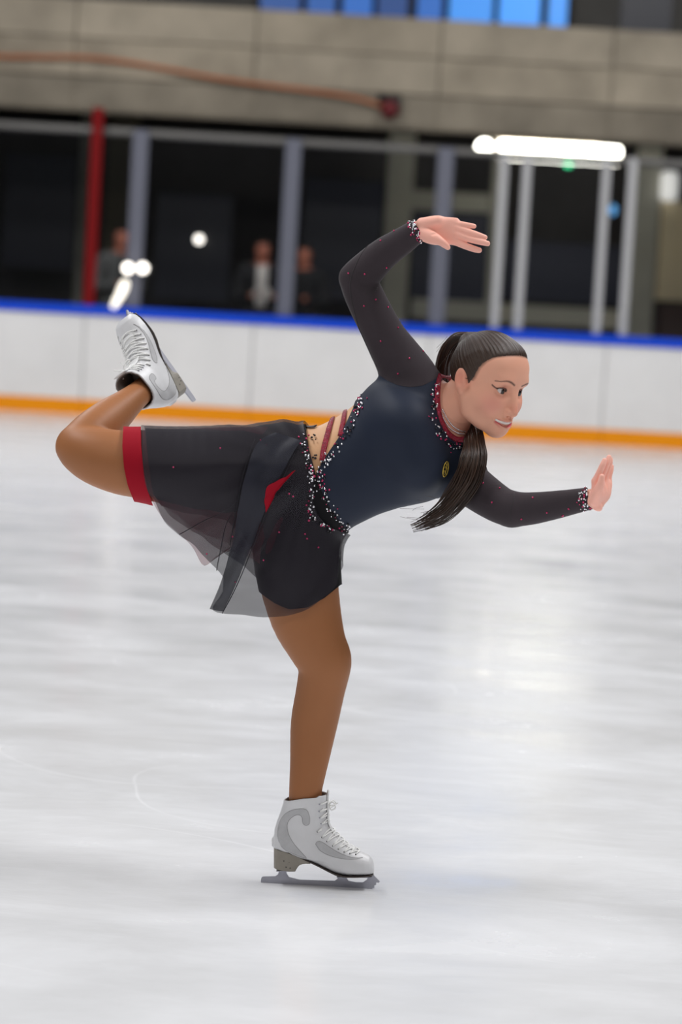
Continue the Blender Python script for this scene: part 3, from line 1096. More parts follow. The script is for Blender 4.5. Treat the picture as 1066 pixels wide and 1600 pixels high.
# head -------------------------------------------------------------------
TILT, TURN, HS = math.radians(19.5), math.radians(51), 1.07
E1 = math.cos(TILT) * EXI - math.sin(TILT) * EZI
HU = math.sin(TILT) * EXI + math.cos(TILT) * EZI
TOC = np.array([0, -1.0, 0])
HF = math.sin(TURN) * E1 + math.cos(TURN) * TOC
HL_ = math.cos(TURN) * E1 - math.sin(TURN) * TOC           # her left, away from the camera
HROLL = .12                                                 # the head also leans to her right
HL_, HU = math.cos(HROLL) * HL_ + math.sin(HROLL) * HU, math.cos(HROLL) * HU - math.sin(HROLL) * HL_
HO = at(754, 602, -.03)
HB = np.stack([HF, HU, HL_])                                # rows: local axes


def h2w(P):
    return HO + HS * (np.asarray(P) @ HB)


def w2h(P):
    return ((np.asarray(P) - HO) @ HB.T) / HS


def hc(pts):
    return np.asarray(pts, float)


Hd = Field((-.15, -.19, -.105), (.135, .145, .105), 0.0018)
Hd.ell((.004, .040, 0), (.082, .079, .0745), k=.01)
Hd.ell((.040, -.010, 0), (.052, .075, .061), k=.03)
Hd.ell((.050, .055, 0), (.044, .046, .062), k=.02)                       # forehead
for s in (-1, 1):
    Hd.chain(hc([(.010, -.030, s * .056, .017), (.018, -.058, s * .050, .016), (.042, -.072, s * .029, .0145), (.067, -.079, s * .009, .0135)]), 1, .03)
    Hd.ell((.060, -.024, s * .038), (.024, .024, .022), k=.025)           # cheek
    Hd.ell((.078, .034, s * .026), (.012, .008, .022), k=.018)            # brow ridge
Hd.ell((.072, -.082, 0), (.016, .0120, .0155), k=.02)                      # chin
Hd.ell((.074, -.058, 0), (.018, .023, .027), k=.02)                       # muzzle
ER = .0150
EY = [np.array([.0690, .007, s * .0315]) for s in (-1, 1)]
for e, s in zip(EY, (-1, 1)):
    Hd.ell(e + [.022, .001, s * .002], (.014, .0125, .020), k=.012, op='s')
nose = hc([(.083, .020, 0, .0072), (.091, .002, 0, .0075), (.0985, -.018, 0, .0085), (.1030, -.0335, 0, .0100)])
Hd.chain(catmull(nose, 4), 1, .012)
for s in (-1, 1):
    Hd.ell((.092, -.0365, s * .0115), (.0105, .0075, .0065), k=.006)
    Hd.ell((.0965, -.0445, s * .0065), (.005, .003, .0035), k=.002, op='s')
for e, s in zip(EY, (-1, 1)):                                             # eyelids
    w = Hd.win(e - .03, e + .03)
    X, Yg, Z = Hd.grid(w)
    r0 = np.sqrt((X - e[0]) ** 2 + (Yg - e[1]) ** 2 + (Z - e[2]) ** 2)
    arch = ((Z - e[2]) / .0165) ** 2
    Hd.put(w, np.maximum(r0 - ER - .0017, -(Yg - (e[1] + .0064 - .0050 * arch + .0010 * s * (Z - e[2]) / .0145))).astype(np.float32), .002)
    Hd.put(w, np.maximum(r0 - ER - .0013, (Yg - (e[1] - .0052 + .0044 * arch))).astype(np.float32), .004)
ss = np.linspace(-1, 1, 13)


def face_f(u, s):
    fs = np.linspace(.125, .02, 211)
    out = []
    for a, b in zip(u, s):
        val = Hd.sample(np.stack([fs, np.full(211, a), np.full(211, b)], 1))
        out.append(fs[np.argmax(val < 0)])
    return np.array(out)


mu, ms = -.0640 + .0070 * ss ** 2, .0300 * ss - .003
mouth = np.stack([face_f(mu, ms) + .0005, mu, ms, .0048 * (1 - ss ** 2) + .0012], 1)
lu_ = -.0572 + .0012 * ss ** 2 - .0008 * np.cos(ss * 6)
ll_ = -.0722 + .0150 * ss ** 2
lipu = np.stack([face_f(lu_, ms) - .0012, lu_, ms, .0032 * (1 - ss ** 2) + .0012], 1)
lipl = np.stack([face_f(ll_, ms) - .0012, ll_, ms, .0046 * (1 - ss ** 2) + .0012], 1)
sst = np.linspace(-.86, .86, 15)
tu, ts = -.0606 + .0060 * sst ** 2, .0295 * sst - .003
teeth = np.stack([face_f(tu, ts) - .0055, tu, ts], 1)
Hd.chain(lipu, 1, .004)
Hd.chain(lipl, 1, .004)
Hd.chain(mouth, 1, .002, 's')
SKULL = Hd.v.copy()
for s in (-1, 1):                                                         # ears
    th = math.radians(12)
    A_ = np.array([[math.cos(th), math.sin(th), 0], [-math.sin(th), math.cos(th), 0], [0, 0, 1.0]])
    Hd.ell((-.007, .009, s * .0760), (.0155, .0240, .0085), A_, k=.006)
    Hd.ell((-.003, -.012, s * .0745), (.0085, .0125, .0070), A_, k=.010)
    Hd.ell((-.004, .010, s * .0855), (.0090, .0160, .0060), A_, k=.004, op='s')
    Hd.ell((.006, .004, s * .0760), (.0055, .008, .006), A_, k=.005)
neckw = np.array([[*at(672, 664, .0), rad(40)], [*at(690, 650, -.005), rad(37)], [*at(706, 638, -.012), rad(34.5)], [*at(722, 624, -.018), rad(34)], [*at(738, 608, -.022), rad(34)], [*at(750, 590, -.02), rad(34)]])
neckl = np.hstack([w2h(neckw[:, :3]), neckw[:, 3:] / HS])
Hd.chain(catmull(neckl, 4), 1.0, .012)
HVl, HQ = Hd.mesh(1)
HV = h2w(HVl)
HVn = vnormals(HVl, HQ)
if np.linalg.det(HB) < 0:
    HQ = HQ[:, ::-1]
hcol = np.tile(np.array(lin(234, 173, 147)), (len(HV), 1))


def blend(mask, col):
    global hcol
    m_ = np.clip(mask, 0, 1)[:, None]
    hcol = hcol * (1 - m_) + np.array(col) * m_


htree = BVHTree.FromPolygons([tuple(v) for v in HVl], [tuple(t) for t in HQ.tolist()])


def snap(c):
    return np.array([np.array(htree.find_nearest(Vector(q_[:3]))[0]) for q_ in c])


for s in (-1, 1):
    blend(.42 * np.exp(-(np.linalg.norm((HVl - [.068, -.024, s * .044]) / [1, 1, 1], axis=1) / .022) ** 2), lin(222, 110, 118))
    blend(.5 * np.exp(-(np.linalg.norm(HVl - [-.007, .010, s * .082], axis=1) / .026) ** 2), lin(224, 128, 112))
    br = snap(catmull(hc([(.096, .0265, s * .014), (.093, .0320, s * .027), (.086, .0335, s * .039), (.070, .0280, s * .053)]), 4))
    wdt = np.interp(np.abs(HVl[:, 2]), [.012, .03, .05], [.0022, .0024, .0012])
    blend((1.5 - dist_chain(HVl, br) / wdt) * .8, lin(98, 66, 54))
    e = EY[0] if s < 0 else EY[1]
    zz = np.linspace(-1, 1, 13)
    up = np.stack([np.zeros(13), .0064 - .0050 * (zz * .0145 / .0165) ** 2 + .0010 * s * zz + .0006, zz * .0145], 1)
    up[:, 0] = np.sqrt(np.maximum((ER + .0017) ** 2 - up[:, 1] ** 2 - up[:, 2] ** 2, 1e-8))
    blend((1.5 - dist_chain(HVl, snap(up + e)) / .0022) * 1.2, lin(30, 20, 20))
    wing = snap(catmull(hc([e + [.009, .0030, s * .0140], e + [.003, .006, s * .0205], e + [-.002, .0095, s * .0255]]), 3))
    blend((1.5 - dist_chain(HVl, wing) / .0013) * 1.1, lin(40, 26, 28))
    blend(.35 * np.exp(-(np.linalg.norm(HVl - (e + [.014, .011, 0]), axis=1) / .008) ** 2), lin(150, 92, 84))
blend((1.35 - dist_chain(HVl, lipu[1:-1]) / .0030) * 1.2, lin(196, 98, 98))
blend((1.35 - dist_chain(HVl, lipl[1:-1]) / .0040) * 1.2, lin(198, 74, 84))
blend(.30 * np.exp(-(np.linalg.norm(HVl - [.110, -.024, 0], axis=1) / .014) ** 2), lin(224, 120, 108))

lim_v = np.interp(HVl[:, 1], [-.10, -.045, -.01, .0, .02, .045, .062, .075, .090, .101, .15], [-.062, -.045, -.022, .012, .024, .030, .040, .052, .078, .090, .12])
blend(np.where((HVl[:, 1] > .012) & (HVl[:, 0] > lim_v - .012), .75 * np.clip(1 - (HVl[:, 0] - lim_v) / .008, 0, 1), 0), lin(88, 60, 48))   # fine hairs at the hairline
SVs = [BV, RV, LV, HV]
Qs = [BQ, RQ, LQ, HQ]
cs = [bc, np.tile(C_PALM, (len(RV), 1)), np.tile(C_PALM, (len(LV), 1)), hcol]
off, Vall, Qall = 0, [], []
for V_, Q_ in zip(SVs, Qs):
    Vall.append(V_)
    Qall.append(Q_ + off)
    off += len(V_)
body = obj('body', np.vstack(Vall), np.vstack(Qall), M_SKIN, root, colors=np.vstack(cs))

# eyes, teeth
M_EYE = mat('eye', (1, 1, 1), .12, tint=True)
for e in EY:
    V, F = sphere_vf((0, 0, 0), ER, 32, 24)
    gaze = np.array([.96, -.06, .02])
    gaze /= np.linalg.norm(gaze)
    dg = V @ gaze / ER
    c = np.tile(np.array(lin(214, 205, 202)), (len(V), 1))
    c[dg > .855] = lin(44, 27, 19)
    c[dg > .955] = lin(8, 6, 6)
    obj('eye', h2w(V + e), F, M_EYE, body, colors=c)
V, F = tube_vf(h2w(teeth), .0050 * HS, 10, up=HF)
obj('teeth', V, F, mat('teeth', lin(240, 236, 228), .3), body)

# ------------------------------------------------------------------ hair
def hair_material():
    m = bpy.data.materials.new('hair_brown')
    m.use_nodes = True
    nt = m.node_tree
    N, L = nt.nodes, nt.links
    b = N['Principled BSDF']
    b.inputs['Roughness'].default_value = .38
    b.inputs['Specular IOR Level'].default_value = .55
    at_ = N.new('ShaderNodeAttribute')
    at_.attribute_name = 'strand'
    nz = N.new('ShaderNodeTexNoise')
    nz.noise_dimensions = '1D'
    nz.inputs['Scale'].default_value = 55
    nz.inputs['Detail'].default_value = 5
    nz.inputs['Roughness'].default_value = .7
    L.new(at_.outputs['Fac'], nz.inputs['W'])
    cr = N.new('ShaderNodeValToRGB')
    cr.color_ramp.elements[0].position = .3
    cr.color_ramp.elements[1].position = .72
    cr.color_ramp.elements[0].color = (*lin(24, 16, 13), 1)
    cr.color_ramp.elements[1].color = (*lin(80, 57, 43), 1)
    L.new(nz.outputs[0], cr.inputs[0])
    L.new(cr.outputs[0], b.inputs['Base Color'])
    bp = N.new('ShaderNodeBump')
    bp.inputs['Strength'].default_value = .5
    bp.inputs['Distance'].default_value = .002
    L.new(nz.outputs[0], bp.inputs['Height'])
    L.new(bp.outputs[0], b.inputs['Normal'])
    return m


M_HAIR = hair_material()
Hr = Field((-.15, -.19, -.105), (.135, .145, .105), 0.0018)
X, Yg, Z = Hr.grid(Hr.win((-1, -1, -1), (1, 1, 1)))
uu = np.array([-.10, -.045, -.01, .0, .02, .045, .062, .075, .090, .101, .15])
ff = np.array([-.062, -.045, -.022, .012, .024, .030, .040, .052, .078, .090, .12])
lim = np.interp(Yg[0, :, 0], uu, ff)[None, :, None] + .0014 * np.sin(Z * 620) * np.sin(Yg * 410 + 1) + .0010 * np.sin(Z * 1400 + Yg * 900)
back = np.clip((lim - X) / .045, 0, 1)
thick = .0004 + .0060 * back ** .7
d = np.minimum(SKULL, 1) - thick
d = np.maximum(d, (X - lim) * .75)
d = np.maximum(d, -(Yg + .048 + .25 * (X + .07)))
Hr.v[...] = d.astype(np.float32)
PB = np.array([-.072, .090, 0.0])                          # where the ponytail is tied
Hr.ell(PB + [.008, -.008, 0], (.026, .022, .024), k=.02)
KV, KQ = Hr.mesh(1)
KN = vnormals(KV, KQ)
ax = np.array([-.7, .7, 0]) / math.hypot(.7, .7)
q = KV - PB
b1 = np.cross(ax, [0, 0, 1.0])
ang = np.arctan2(q @ np.array([0, 0, 1.0]), q @ b1)
# fine ridges: hair is combed towards the tie
lim_k = np.interp(KV[:, 1], uu, ff)
ridge = np.clip((lim_k - KV[:, 0]) / .03, 0, 1) * (np.sin(ang * 64 + 2.0 * np.sin(ang * 11)) * .0005 + np.sin(ang * 151) * .0003)
KV2 = KV + KN * ridge[:, None]
if np.linalg.det(HB) < 0:
    KQ = KQ[:, ::-1]
hair = obj('hair', h2w(KV2), KQ, M_HAIR, root, attr={'strand': ang})
hair['label'] = 'dark brown hair combed back tightly from the face'

# the ponytail: a bundle of strands falling behind the neck and out below the chin
pony = [(733, 529, .02, 9), (716, 531, .03, 11), (700, 548, .05, 11), (692, 578, .075, 11), (694, 612, .10, 13), (712, 645, .085, 14), (736, 664, .02, 15), (742, 690, -.075, 15.5),
        (742, 715, -.115, 20), (733, 745, -.125, 21), (716, 775, -.12, 19), (690, 802, -.11, 17), (660, 818, -.10, 12), (638, 826, -.095, 9)]
parts, att = [], []
pc = np.array(pony, float)
for i in range(330):
    a_, r_ = random.uniform(0, 2 * math.pi), math.sqrt(random.random())
    end = random.uniform(.72, 1.0) if i > 40 else random.uniform(.55, .85)
    off_ = []
    tw_ = random.uniform(-.6, .6)
    for j, (x, y, dd, r) in enumerate(pony):
        t = j / (len(pony) - 1)
        aa = a_ + tw_ * t
        jx = random.gauss(0, .06)
        nxt, prv = pc[min(j + 1, len(pc) - 1)], pc[max(j - 1, 0)]
        dv = (nxt - prv)[:2]
        dv /= np.hypot(*dv) + 1e-9
        sx = (math.cos(aa) * r_ + jx) * r
        off_.append((x - dv[1] * sx, y + dv[0] * sx, dd + math.sin(aa) * r_ * rad(r) * .75, 1))
    path = catmull(off_, 4)
    path = path[:max(8, int(len(path) * end))]
    P = np.array([at(p[0], p[1], p[2]) for p in path])
    n = len(P)
    tt = np.linspace(0, 1, n)
    rr = rad(random.uniform(.8, 1.6)) * np.clip(np.minimum(1, (1 - tt) * 2.2 + .18), .1, 1)
    V, F = tube_vf(P, rr, 5)
    parts.append((V, F))
    att.append(np.full(len(V), random.uniform(0, 40)))
V, F = merge(parts)
pt = obj('ponytail', V, F, M_HAIR, hair, attr={'strand': np.concatenate(att)})
pt['label'] = 'long loose brown ponytail swept forward under the chin'
parts, att = [], []
for i in range(20):                                        # fly-away hairs round the tie and the tail end
    if i < 10:
        p0 = (random.uniform(694, 740), random.uniform(524, 560), random.uniform(-.02, .04))
        d_ = (random.uniform(-26, 10), random.uniform(-12, 45))
    else:
        p0 = (random.uniform(655, 705), random.uniform(780, 818), -.11)
        d_ = (random.uniform(-42, -12), random.uniform(-10, 14))
    c = catmull([(p0[0], p0[1], p0[2]), (p0[0] + d_[0] * .5 + random.uniform(-4, 4), p0[1] + d_[1] * .4, p0[2]), (p0[0] + d_[0], p0[1] + d_[1], p0[2])], 5)
    V, F = tube_vf(np.array([at(*q_) for q_ in c]), rad(.22), 4)
    parts.append((V, F))
    att.append(np.full(len(V), random.uniform(0, 40)))
V, F = merge(parts)
tag(obj('loose_hair', V, F, M_HAIR, hair, attr={'strand': np.concatenate(att)}), kind='stuff')

# ------------------------------------------------------------------ dress: bodice, sleeves, lining
SEAM_R = [(588, 580), (606, 595), (622, 603), (640, 606), (660, 603), (676, 595), (690, 584)]
CUT = [(561, 617), (553, 640), (533, 680), (508, 716), (494, 740), (500, 760), (507, 777), (520, 802), (544, 830)]
bod_poly = [(563, 590)] + SEAM_R + [(690, 596), (683, 604), (682, 640), (687, 664), (699, 683), (716, 693), (732, 688), (740, 660), (790, 650), (770, 690), (735, 727), (700, 772), (704, 800), (560, 870)] + CUT[::-1]
f = polysd(bu, bv, bod_poly)
V, T, E = clip_mesh(BV, BT, f, BN)
bodice = obj('bodice', V + E * .004, T, M_BODICE, root)
slR = [(588, 580), (500, 520), (500, 400), (600, 340), (641, 336), (646, 345), (666, 374), (664, 384), (640, 415), (612, 446), (640, 480), (705, 570)] + SEAM_R[::-1]
f = polysd(bu, bv, slR)
V, T, E = clip_mesh(BV, BT, f, BN)
sleeveR = obj('sleeve', V + E * .0045, T, M_SLEEVE, root)
slL = [(770, 690), (735, 727), (700, 772), (704, 800), (720, 850), (830, 870), (924, 812), (927, 798), (917, 762), (915, 745), (830, 735), (790, 660)]
f = polysd(bu, bv, slL)
V, T, E = clip_mesh(BV, BT, f, BN)
sleeveL = obj('sleeve', V + E * .0045, T, M_SLEEVE, root)


def folds_late(V, N):
    x, y = project(V)
    th = np.arctan2(y - 735, x - 500)
    r = np.hypot(x - 500, y - 735)
    w_ = np.sin(th * 13 + 1.6 * np.sin(th * 4 + 1) + r / 70) * .6 + np.sin(th * 29 + r / 45 + 2 * np.sin(th * 7)) * .3 + np.sin(x / 23 + y / 37 + 1.5 * np.sin(y / 31)) * .35
    return V + N * (.0038 * np.clip((r - 25) / 70, 0, 1) * w_)[:, None]


TOPL = [(470, 640), (479, 676), (484, 705), (493, 738)]
ln_poly = TOPL + [(500, 760), (507, 777), (520, 802), (544, 830), (560, 870), (560, 905), (527, 914), (505, 934), (480, 948), (455, 951), (430, 942), (405, 922), (380, 895), (330, 880), (262, 800), (240, 770), (232, 720), (226, 660), (300, 600)]
f = np.minimum(polysd(bu, bv, ln_poly), (.12 - bdy) * 600 + np.maximum(0, bu - 300) * 10)
V, T, E = clip_mesh(BV, BT, f, BN)
lining = obj('skirt_lining', folds_late(V + E * .0068, E), T, M_SHORTS, root)

# seam lines on the sleeves
bvh = BVHTree.FromPolygons([tuple(v) for v in BV], [tuple(t) for t in BQ.tolist()])


def hit(px, py, off=.005, tree=None):
    d = ray(px, py)
    d = d / np.linalg.norm(d)
    loc, nrm, i, dist = (tree or bvh).ray_cast(Vector(CAM), Vector(d))
    if loc is None:
        return None, None
    n = np.array(nrm)
    if n @ d > 0:
        n = -n
    return np.array(loc) + n * off, n


def surf_line(pts, n=6, off=.005, tree=None):
    out, ns = [], []
    for x, y in catmull(pts, n):
        p, nn = hit(x, y, off, tree)
        if p is not None:
            out.append(p)
            ns.append(nn)
    return np.array(out), np.array(ns)


M_SEAM = mat('sleeve_seam', lin(46, 41, 44), .8)
P, n_ = surf_line([(637, 348), (600, 369), (570, 394), (551, 432), (550, 460), (560, 500), (574, 540), (592, 572)], 6, .0045)
V, F = tube_vf(P, rad(1.1), 6, .6, n_)
obj('seam', V, F, M_SEAM, sleeveR)
for pts in ([(589, 450), (575, 451), (552, 448)], [(588, 452), (572, 456), (554, 455)], [(586, 455), (574, 460), (560, 462)]):
    P, n_ = surf_line(pts, 5, .0040)
    V, F = tube_vf(P, rad(1.0) * np.linspace(1.2, .3, len(P)), 6, .6, n_)
    obj('crease', V, F, M_SEAM, sleeveR)
P, n_ = surf_line([(804, 772), (803, 785), (799, 800), (798, 815)], 5, .0040)
V, F = tube_vf(P, rad(1.0), 6, .6, n_)
obj('crease', V, F, M_SEAM, sleeveL)

# straps, belt, collar
for pts, w_ in (([(530, 640), (519, 658), (511, 685), (506, 705), (504, 720)], 4.6), ([(551, 620), (541, 640), (537, 660), (532, 682)], 4.2)):
    P, n_ = surf_line(pts, 6, .003)
    V, F = tube_vf(P, rad(w_), 8, .35, n_)
    o = obj('strap', V, F, M_BURG, bodice)
    o['label'] = 'burgundy sequin strap across the side cutout'
P, n_ = surf_line([(474, 668), (481, 669), (488, 669), (494, 668)], 5, .004)
V, F = tube_vf(P, rad(4.5), 8, .3, n_)
obj('belt_tab', V, F, mat('belt_black', lin(34, 30, 36), .5), bodice)

hv_all = np.vstack([BV, HV])
tree2 = BVHTree.FromPolygons([tuple(v) for v in hv_all], [tuple(t) for t in np.vstack([BQ, HQ + len(BV)]).tolist()])
COLLAR = [(687, 583), (684, 600), (683, 622), (685, 645), (691, 664), (701, 679), (714, 687), (726, 686), (735, 680)]
P, n_ = surf_line(COLLAR, 6, .004, tree2)
back = [at(741, 668, .045), at(738, 640, .075), at(722, 610, .08), at(702, 590, .045)]
Pfull = np.vstack([P, catmull(np.array(back), 5)])
nf = np.vstack([n_, np.tile([0.3, .9, .2], (len(Pfull) - len(P), 1))])
Pfull = np.vstack([Pfull, P[:1]])
nf = np.vstack([nf, nf[:1]])
V, F = tube_vf(Pfull, rad(4.6), 10, .55, nf)
collar = obj('collar', V, F, M_BURG, bodice)
collar['label'] = 'burgundy sequin neckline band'

# ------------------------------------------------------------------ skirt
def folds(V, N, amp):
    """soft radial folds gathered at the waist"""
    x, y = project(V)
    th = np.arctan2(y - 735, x - 500)
    r = np.hypot(x - 500, y - 735)
    w_ = np.sin(th * 13 + 1.6 * np.sin(th * 4 + 1) + r / 70) * .6 + np.sin(th * 29 + r / 45 + 2 * np.sin(th * 7)) * .3 + np.sin(x / 23 + y / 37 + 1.5 * np.sin(y / 31)) * .35
    e = np.clip((r - 25) / 70, 0, 1)
    return V + N * (amp * e * w_)[:, None]


def sheer(name, col, keep, edge=None):
    m = mat(name, col, .5, spec=.3, sheen=.1)
    b = m.node_tree.nodes['Principled BSDF']
    b.inputs['Alpha'].default_value = keep
    return m


M_OVER = sheer('skirt_chiffon', lin(44, 40, 48), .66)
M_OVER2 = sheer('panel_chiffon', lin(36, 37, 49), .84)
M_UNDER = sheer('underskirt_chiffon', lin(140, 22, 52), .50)


def skirt(name, waist, hem_f, hem_b, depf, depb, m_, nu=150, nv=46, fold=6.0, gap=.0135, nf=7, ph=0.0, seed=0, fold_amp=.0038):
    wf = catmull(np.array(waist, float), 8)
    tw = np.linspace(0, 1, len(wf))
    hf, hb = catmull(np.array(hem_f, float), 8), catmull(np.array(hem_b, float), 8)

    def along(c, t):
        s_ = np.concatenate([[0], np.cumsum(np.hypot(*np.diff(c[:, :2], axis=0).T))])
        s_ /= s_[-1]
        return np.stack([np.interp(t, s_, c[:, i]) for i in range(c.shape[1])], 1)
    half = nu // 2
    t = np.linspace(0, 1, half)
    wp = along(wf, t)
    rows_ = []
    for j in range(nv):
        v = j / (nv - 1)
        ring = []
        for side, hem, dep in ((0, along(hf, t), depf), (1, along(hb, t), depb)):
            e = v ** 1.0
            x = wp[:, 0] * (1 - e) + hem[:, 0] * e
            y = wp[:, 1] * (1 - e) + hem[:, 1] * e - 10 * math.sin(math.pi * v) * (1 - t) * 0.6
            env = np.sin(math.pi * np.clip(t, 0, 1)) ** .5
            d = (-.09 if side == 0 else .12) * env * (1 - e) + np.interp(t, np.linspace(0, 1, len(dep)), dep) * e
            fo = np.sin(t * nf * 2 * math.pi + ph + 1.7 * np.sin(t * 5 + seed) + side) * rad(fold) * (v ** 1.3) * np.clip(env * 1.3, 0, 1)
            fo2 = np.sin(t * nf * 4.7 * math.pi + 2 * ph + v * 2.0) * rad(fold * .35) * v
            P = np.array([at(a, b, c) for a, b, c in zip(x, y, d + fo + fo2)])
            ring.append(P if side == 0 else P[::-1])
        rows_.append(np.vstack(ring))
    G = np.array(rows_)
    n1 = G.shape[1]
    V = G.reshape(-1, 3)
    F = []
    for j in range(nv - 1):
        for i in range(n1):
            F.append((j * n1 + i, j * n1 + (i + 1) % n1, (j + 1) * n1 + (i + 1) % n1, (j + 1) * n1 + i))
    Fq = np.array(F)
    for it in range(4):
        s_ = B.sample(V)
        g = B.grad(V)
        push = np.clip(gap - s_, 0, .06)
        push[s_ > .2] = 0
        V = V + g * push[:, None]
        if it < 3:
            V2 = laplace(V, Fq, .5)
            V2[:n1] = V[:n1]
            V2[-n1:] = V[-n1:] * .6 + V2[-n1:] * .4
            V = V2
    V = folds(V, B.grad(V), fold_amp)
    return V, Fq


WAIST = [(474, 668), (480, 690), (487, 715), (493, 740), (489, 765), (492, 795), (508, 818), (544, 833)]
HF_ = [(219, 676), (221, 700), (225, 730), (232, 762), (246, 797), (262, 822), (284, 842), (306, 858), (328, 880), (350, 902), (345, 930), (330, 955), (372, 962), (420, 966), (470, 957), (505, 935), (527, 910), (520, 872)]
HB_ = [(222, 676), (226, 700), (235, 740), (252, 790), (280, 818), (310, 838), (345, 860), (375, 880), (400, 905), (430, 925), (470, 930), (505, 918), (524, 900), (516, 865)]
V, Fq = skirt('skirt', WAIST, HF_, HB_, [-.02, -.09, -.085, -.07, -.06, -.05, -.06, -.09, -.10, -.09, -.05], [-.02, .06, .09, .10, .09, .08, .08, .09, .10, .09, -.05], M_OVER, ph=.6)
SK = obj('skirt', V, Fq, M_OVER, root)
SK['label'] = 'dark navy sheer chiffon skirt with rolled hem'
sk_tree = BVHTree.FromPolygons([tuple(v) for v in V], [tuple(t) for t in Fq.tolist()])
UF = [(212, 676), (214, 705), (222, 745), (236, 782), (254, 812), (280, 836), (300, 856), (318, 886), (338, 868), (362, 862), (390, 872), (420, 888), (460, 885), (500, 870), (512, 855)]
UB = [(214, 676), (220, 705), (232, 745), (250, 785), (275, 805), (300, 825), (330, 840), (360, 850), (400, 860), (440, 870), (490, 865), (510, 855)]
V, Fq = skirt('underskirt', WAIST, UF, UB, [-.02, -.075, -.07, -.055, -.045, -.04, -.05, -.07, -.05], [-.02, .05, .075, .08, .07, .07, .08, .08, -.03], M_UNDER, fold=3.0, gap=.0018, ph=2.0, fold_amp=0.0)
US = obj('underskirt', V, Fq, M_UNDER, root)
US['label'] = 'sheer burgundy underskirt layer'

# solid red hem band round the free thigh
f = polysd(bu, bv, [(193, 650), (192, 700), (195, 730), (201, 755), (210, 776), (226, 800), (255, 830), (262, 812), (246, 797), (232, 762), (225, 730), (221, 700), (220, 650)])
f = np.minimum(f, (.055 - bdy) * 600)
V, T, E = clip_mesh(BV, BT, f, BN)
hb = obj('hem_band', V + E * .010, T, M_REDHEM, root)
hb['label'] = 'bright red hem band round the lifted thigh'

# darker folded panel falling across the skirt, with the red slit beside it
eL = catmull(np.array([(430, 676), (398, 692), (382, 730), (370, 785), (360, 850), (345, 905), (324, 955)], float), 8)
eR = catmull(np.array([(476, 690), (462, 712), (440, 752), (417, 800), (398, 850), (374, 905), (350, 960)], float), 8)
nn = len(eL)
G = []
for j in range(nn):
    row = []
    for i in range(9):
        t = i / 8
        x, y = eL[j] * (1 - t) + eR[j] * t
        p, n2 = hit(x, y, .006, sk_tree)
        p0 = at(x, y, -.105)
        if p is not None:
            s_ = j / (nn - 1)
            p = p * 1.0
            q_ = p - CAM
            p = CAM + q_ * (1 - (.010 + .006 * math.sin(t * 9 + s_ * 3)) / np.linalg.norm(q_))
        else:
            p = p0
        row.append(p)
    G.append(row)
G = np.array(G)
V = G.reshape(-1, 3)
Fq = np.array([(j * 9 + i, j * 9 + i + 1, (j + 1) * 9 + i + 1, (j + 1) * 9 + i) for j in range(nn - 1) for i in range(8)])
for _ in range(4):
    V = laplace(V, Fq, .5) * .8 + V * .2
pn = obj('skirt_panel', V, Fq, M_OVER2, SK)
pn['label'] = 'darker chiffon panel falling to a point'
sl = [(416, 800), (414, 780), (417, 760), (430, 752), (446, 745), (462, 735), (448, 750), (436, 764), (425, 782)]
tri_c = []
for x, y in catmull(np.array(sl + sl[:1], float), 4):
    p, n2 = hit(x, y, .005, sk_tree)
    q_ = p - CAM
    tri_c.append(CAM + q_ * (1 - .016 / np.linalg.norm(q_)))
ctr = np.mean(tri_c, 0)
V = np.vstack([tri_c[:-1], [ctr]])
F = [(i, (i + 1) % (len(V) - 1), len(V) - 1) for i in range(len(V) - 1)]
o = obj('red_slit', V, F, M_REDHEM, SK)
o['label'] = 'sliver of red underskirt showing at the slit'
M_ROLL = mat('rolled_edge', lin(24, 22, 30), .8)
for pts in ([(372, 776), (350, 797), (322, 815), (300, 828), (283, 838)], [(362, 796), (350, 826), (344, 862), (341, 898)], [(460, 712), (440, 752), (417, 800), (398, 850), (374, 905), (352, 958)], [(398, 692), (382, 730), (370, 785), (360, 850)]):
    P, n_ = surf_line(pts, 6, .014, sk_tree)
    if len(P) > 3:
        for _ in range(12):
            P[1:-1] = P[1:-1] * .4 + (P[:-2] + P[2:]) * .3
        V, F = tube_vf(P, rad(.7) * np.concatenate([np.linspace(.4, 1, len(P) // 2), np.ones(len(P) - len(P) // 2)]), 6, .8, n_)
        obj('rolled_edge', V, F, M_ROLL, SK)

# ------------------------------------------------------------------ rhinestones, necklace, brooch
clothed = BVHTree.FromPolygons([tuple(v) for v in np.vstack([BV + BN * .0045])], [tuple(t) for t in BQ.tolist()])


def stones(lines, per, spread, sizes, off=.0015, tree=None):
    out = []
    for pts in lines:
        c = catmull(np.array(pts, float), 12)
        L = np.hypot(*np.diff(c, axis=0).T).sum()
        for _ in range(int(L * per)):
            i = random.random() * (len(c) - 1)
            a = c[int(i)] + (c[min(int(i) + 1, len(c) - 1)] - c[int(i)]) * (i % 1)
            ux, uy = a[0] + random.gauss(0, spread), a[1] + random.gauss(0, spread)
            p, n2 = hit(ux, uy, off, tree or clothed)
            p2, n3 = hit(ux, uy, off, sk_tree)
            if p is not None and p2 is not None and p2[1] < p[1]:
                p = p2
            if p is not None:
                out.append(sphere_vf(p, rad(random.uniform(*sizes)), 6, 4))
    return merge(out)


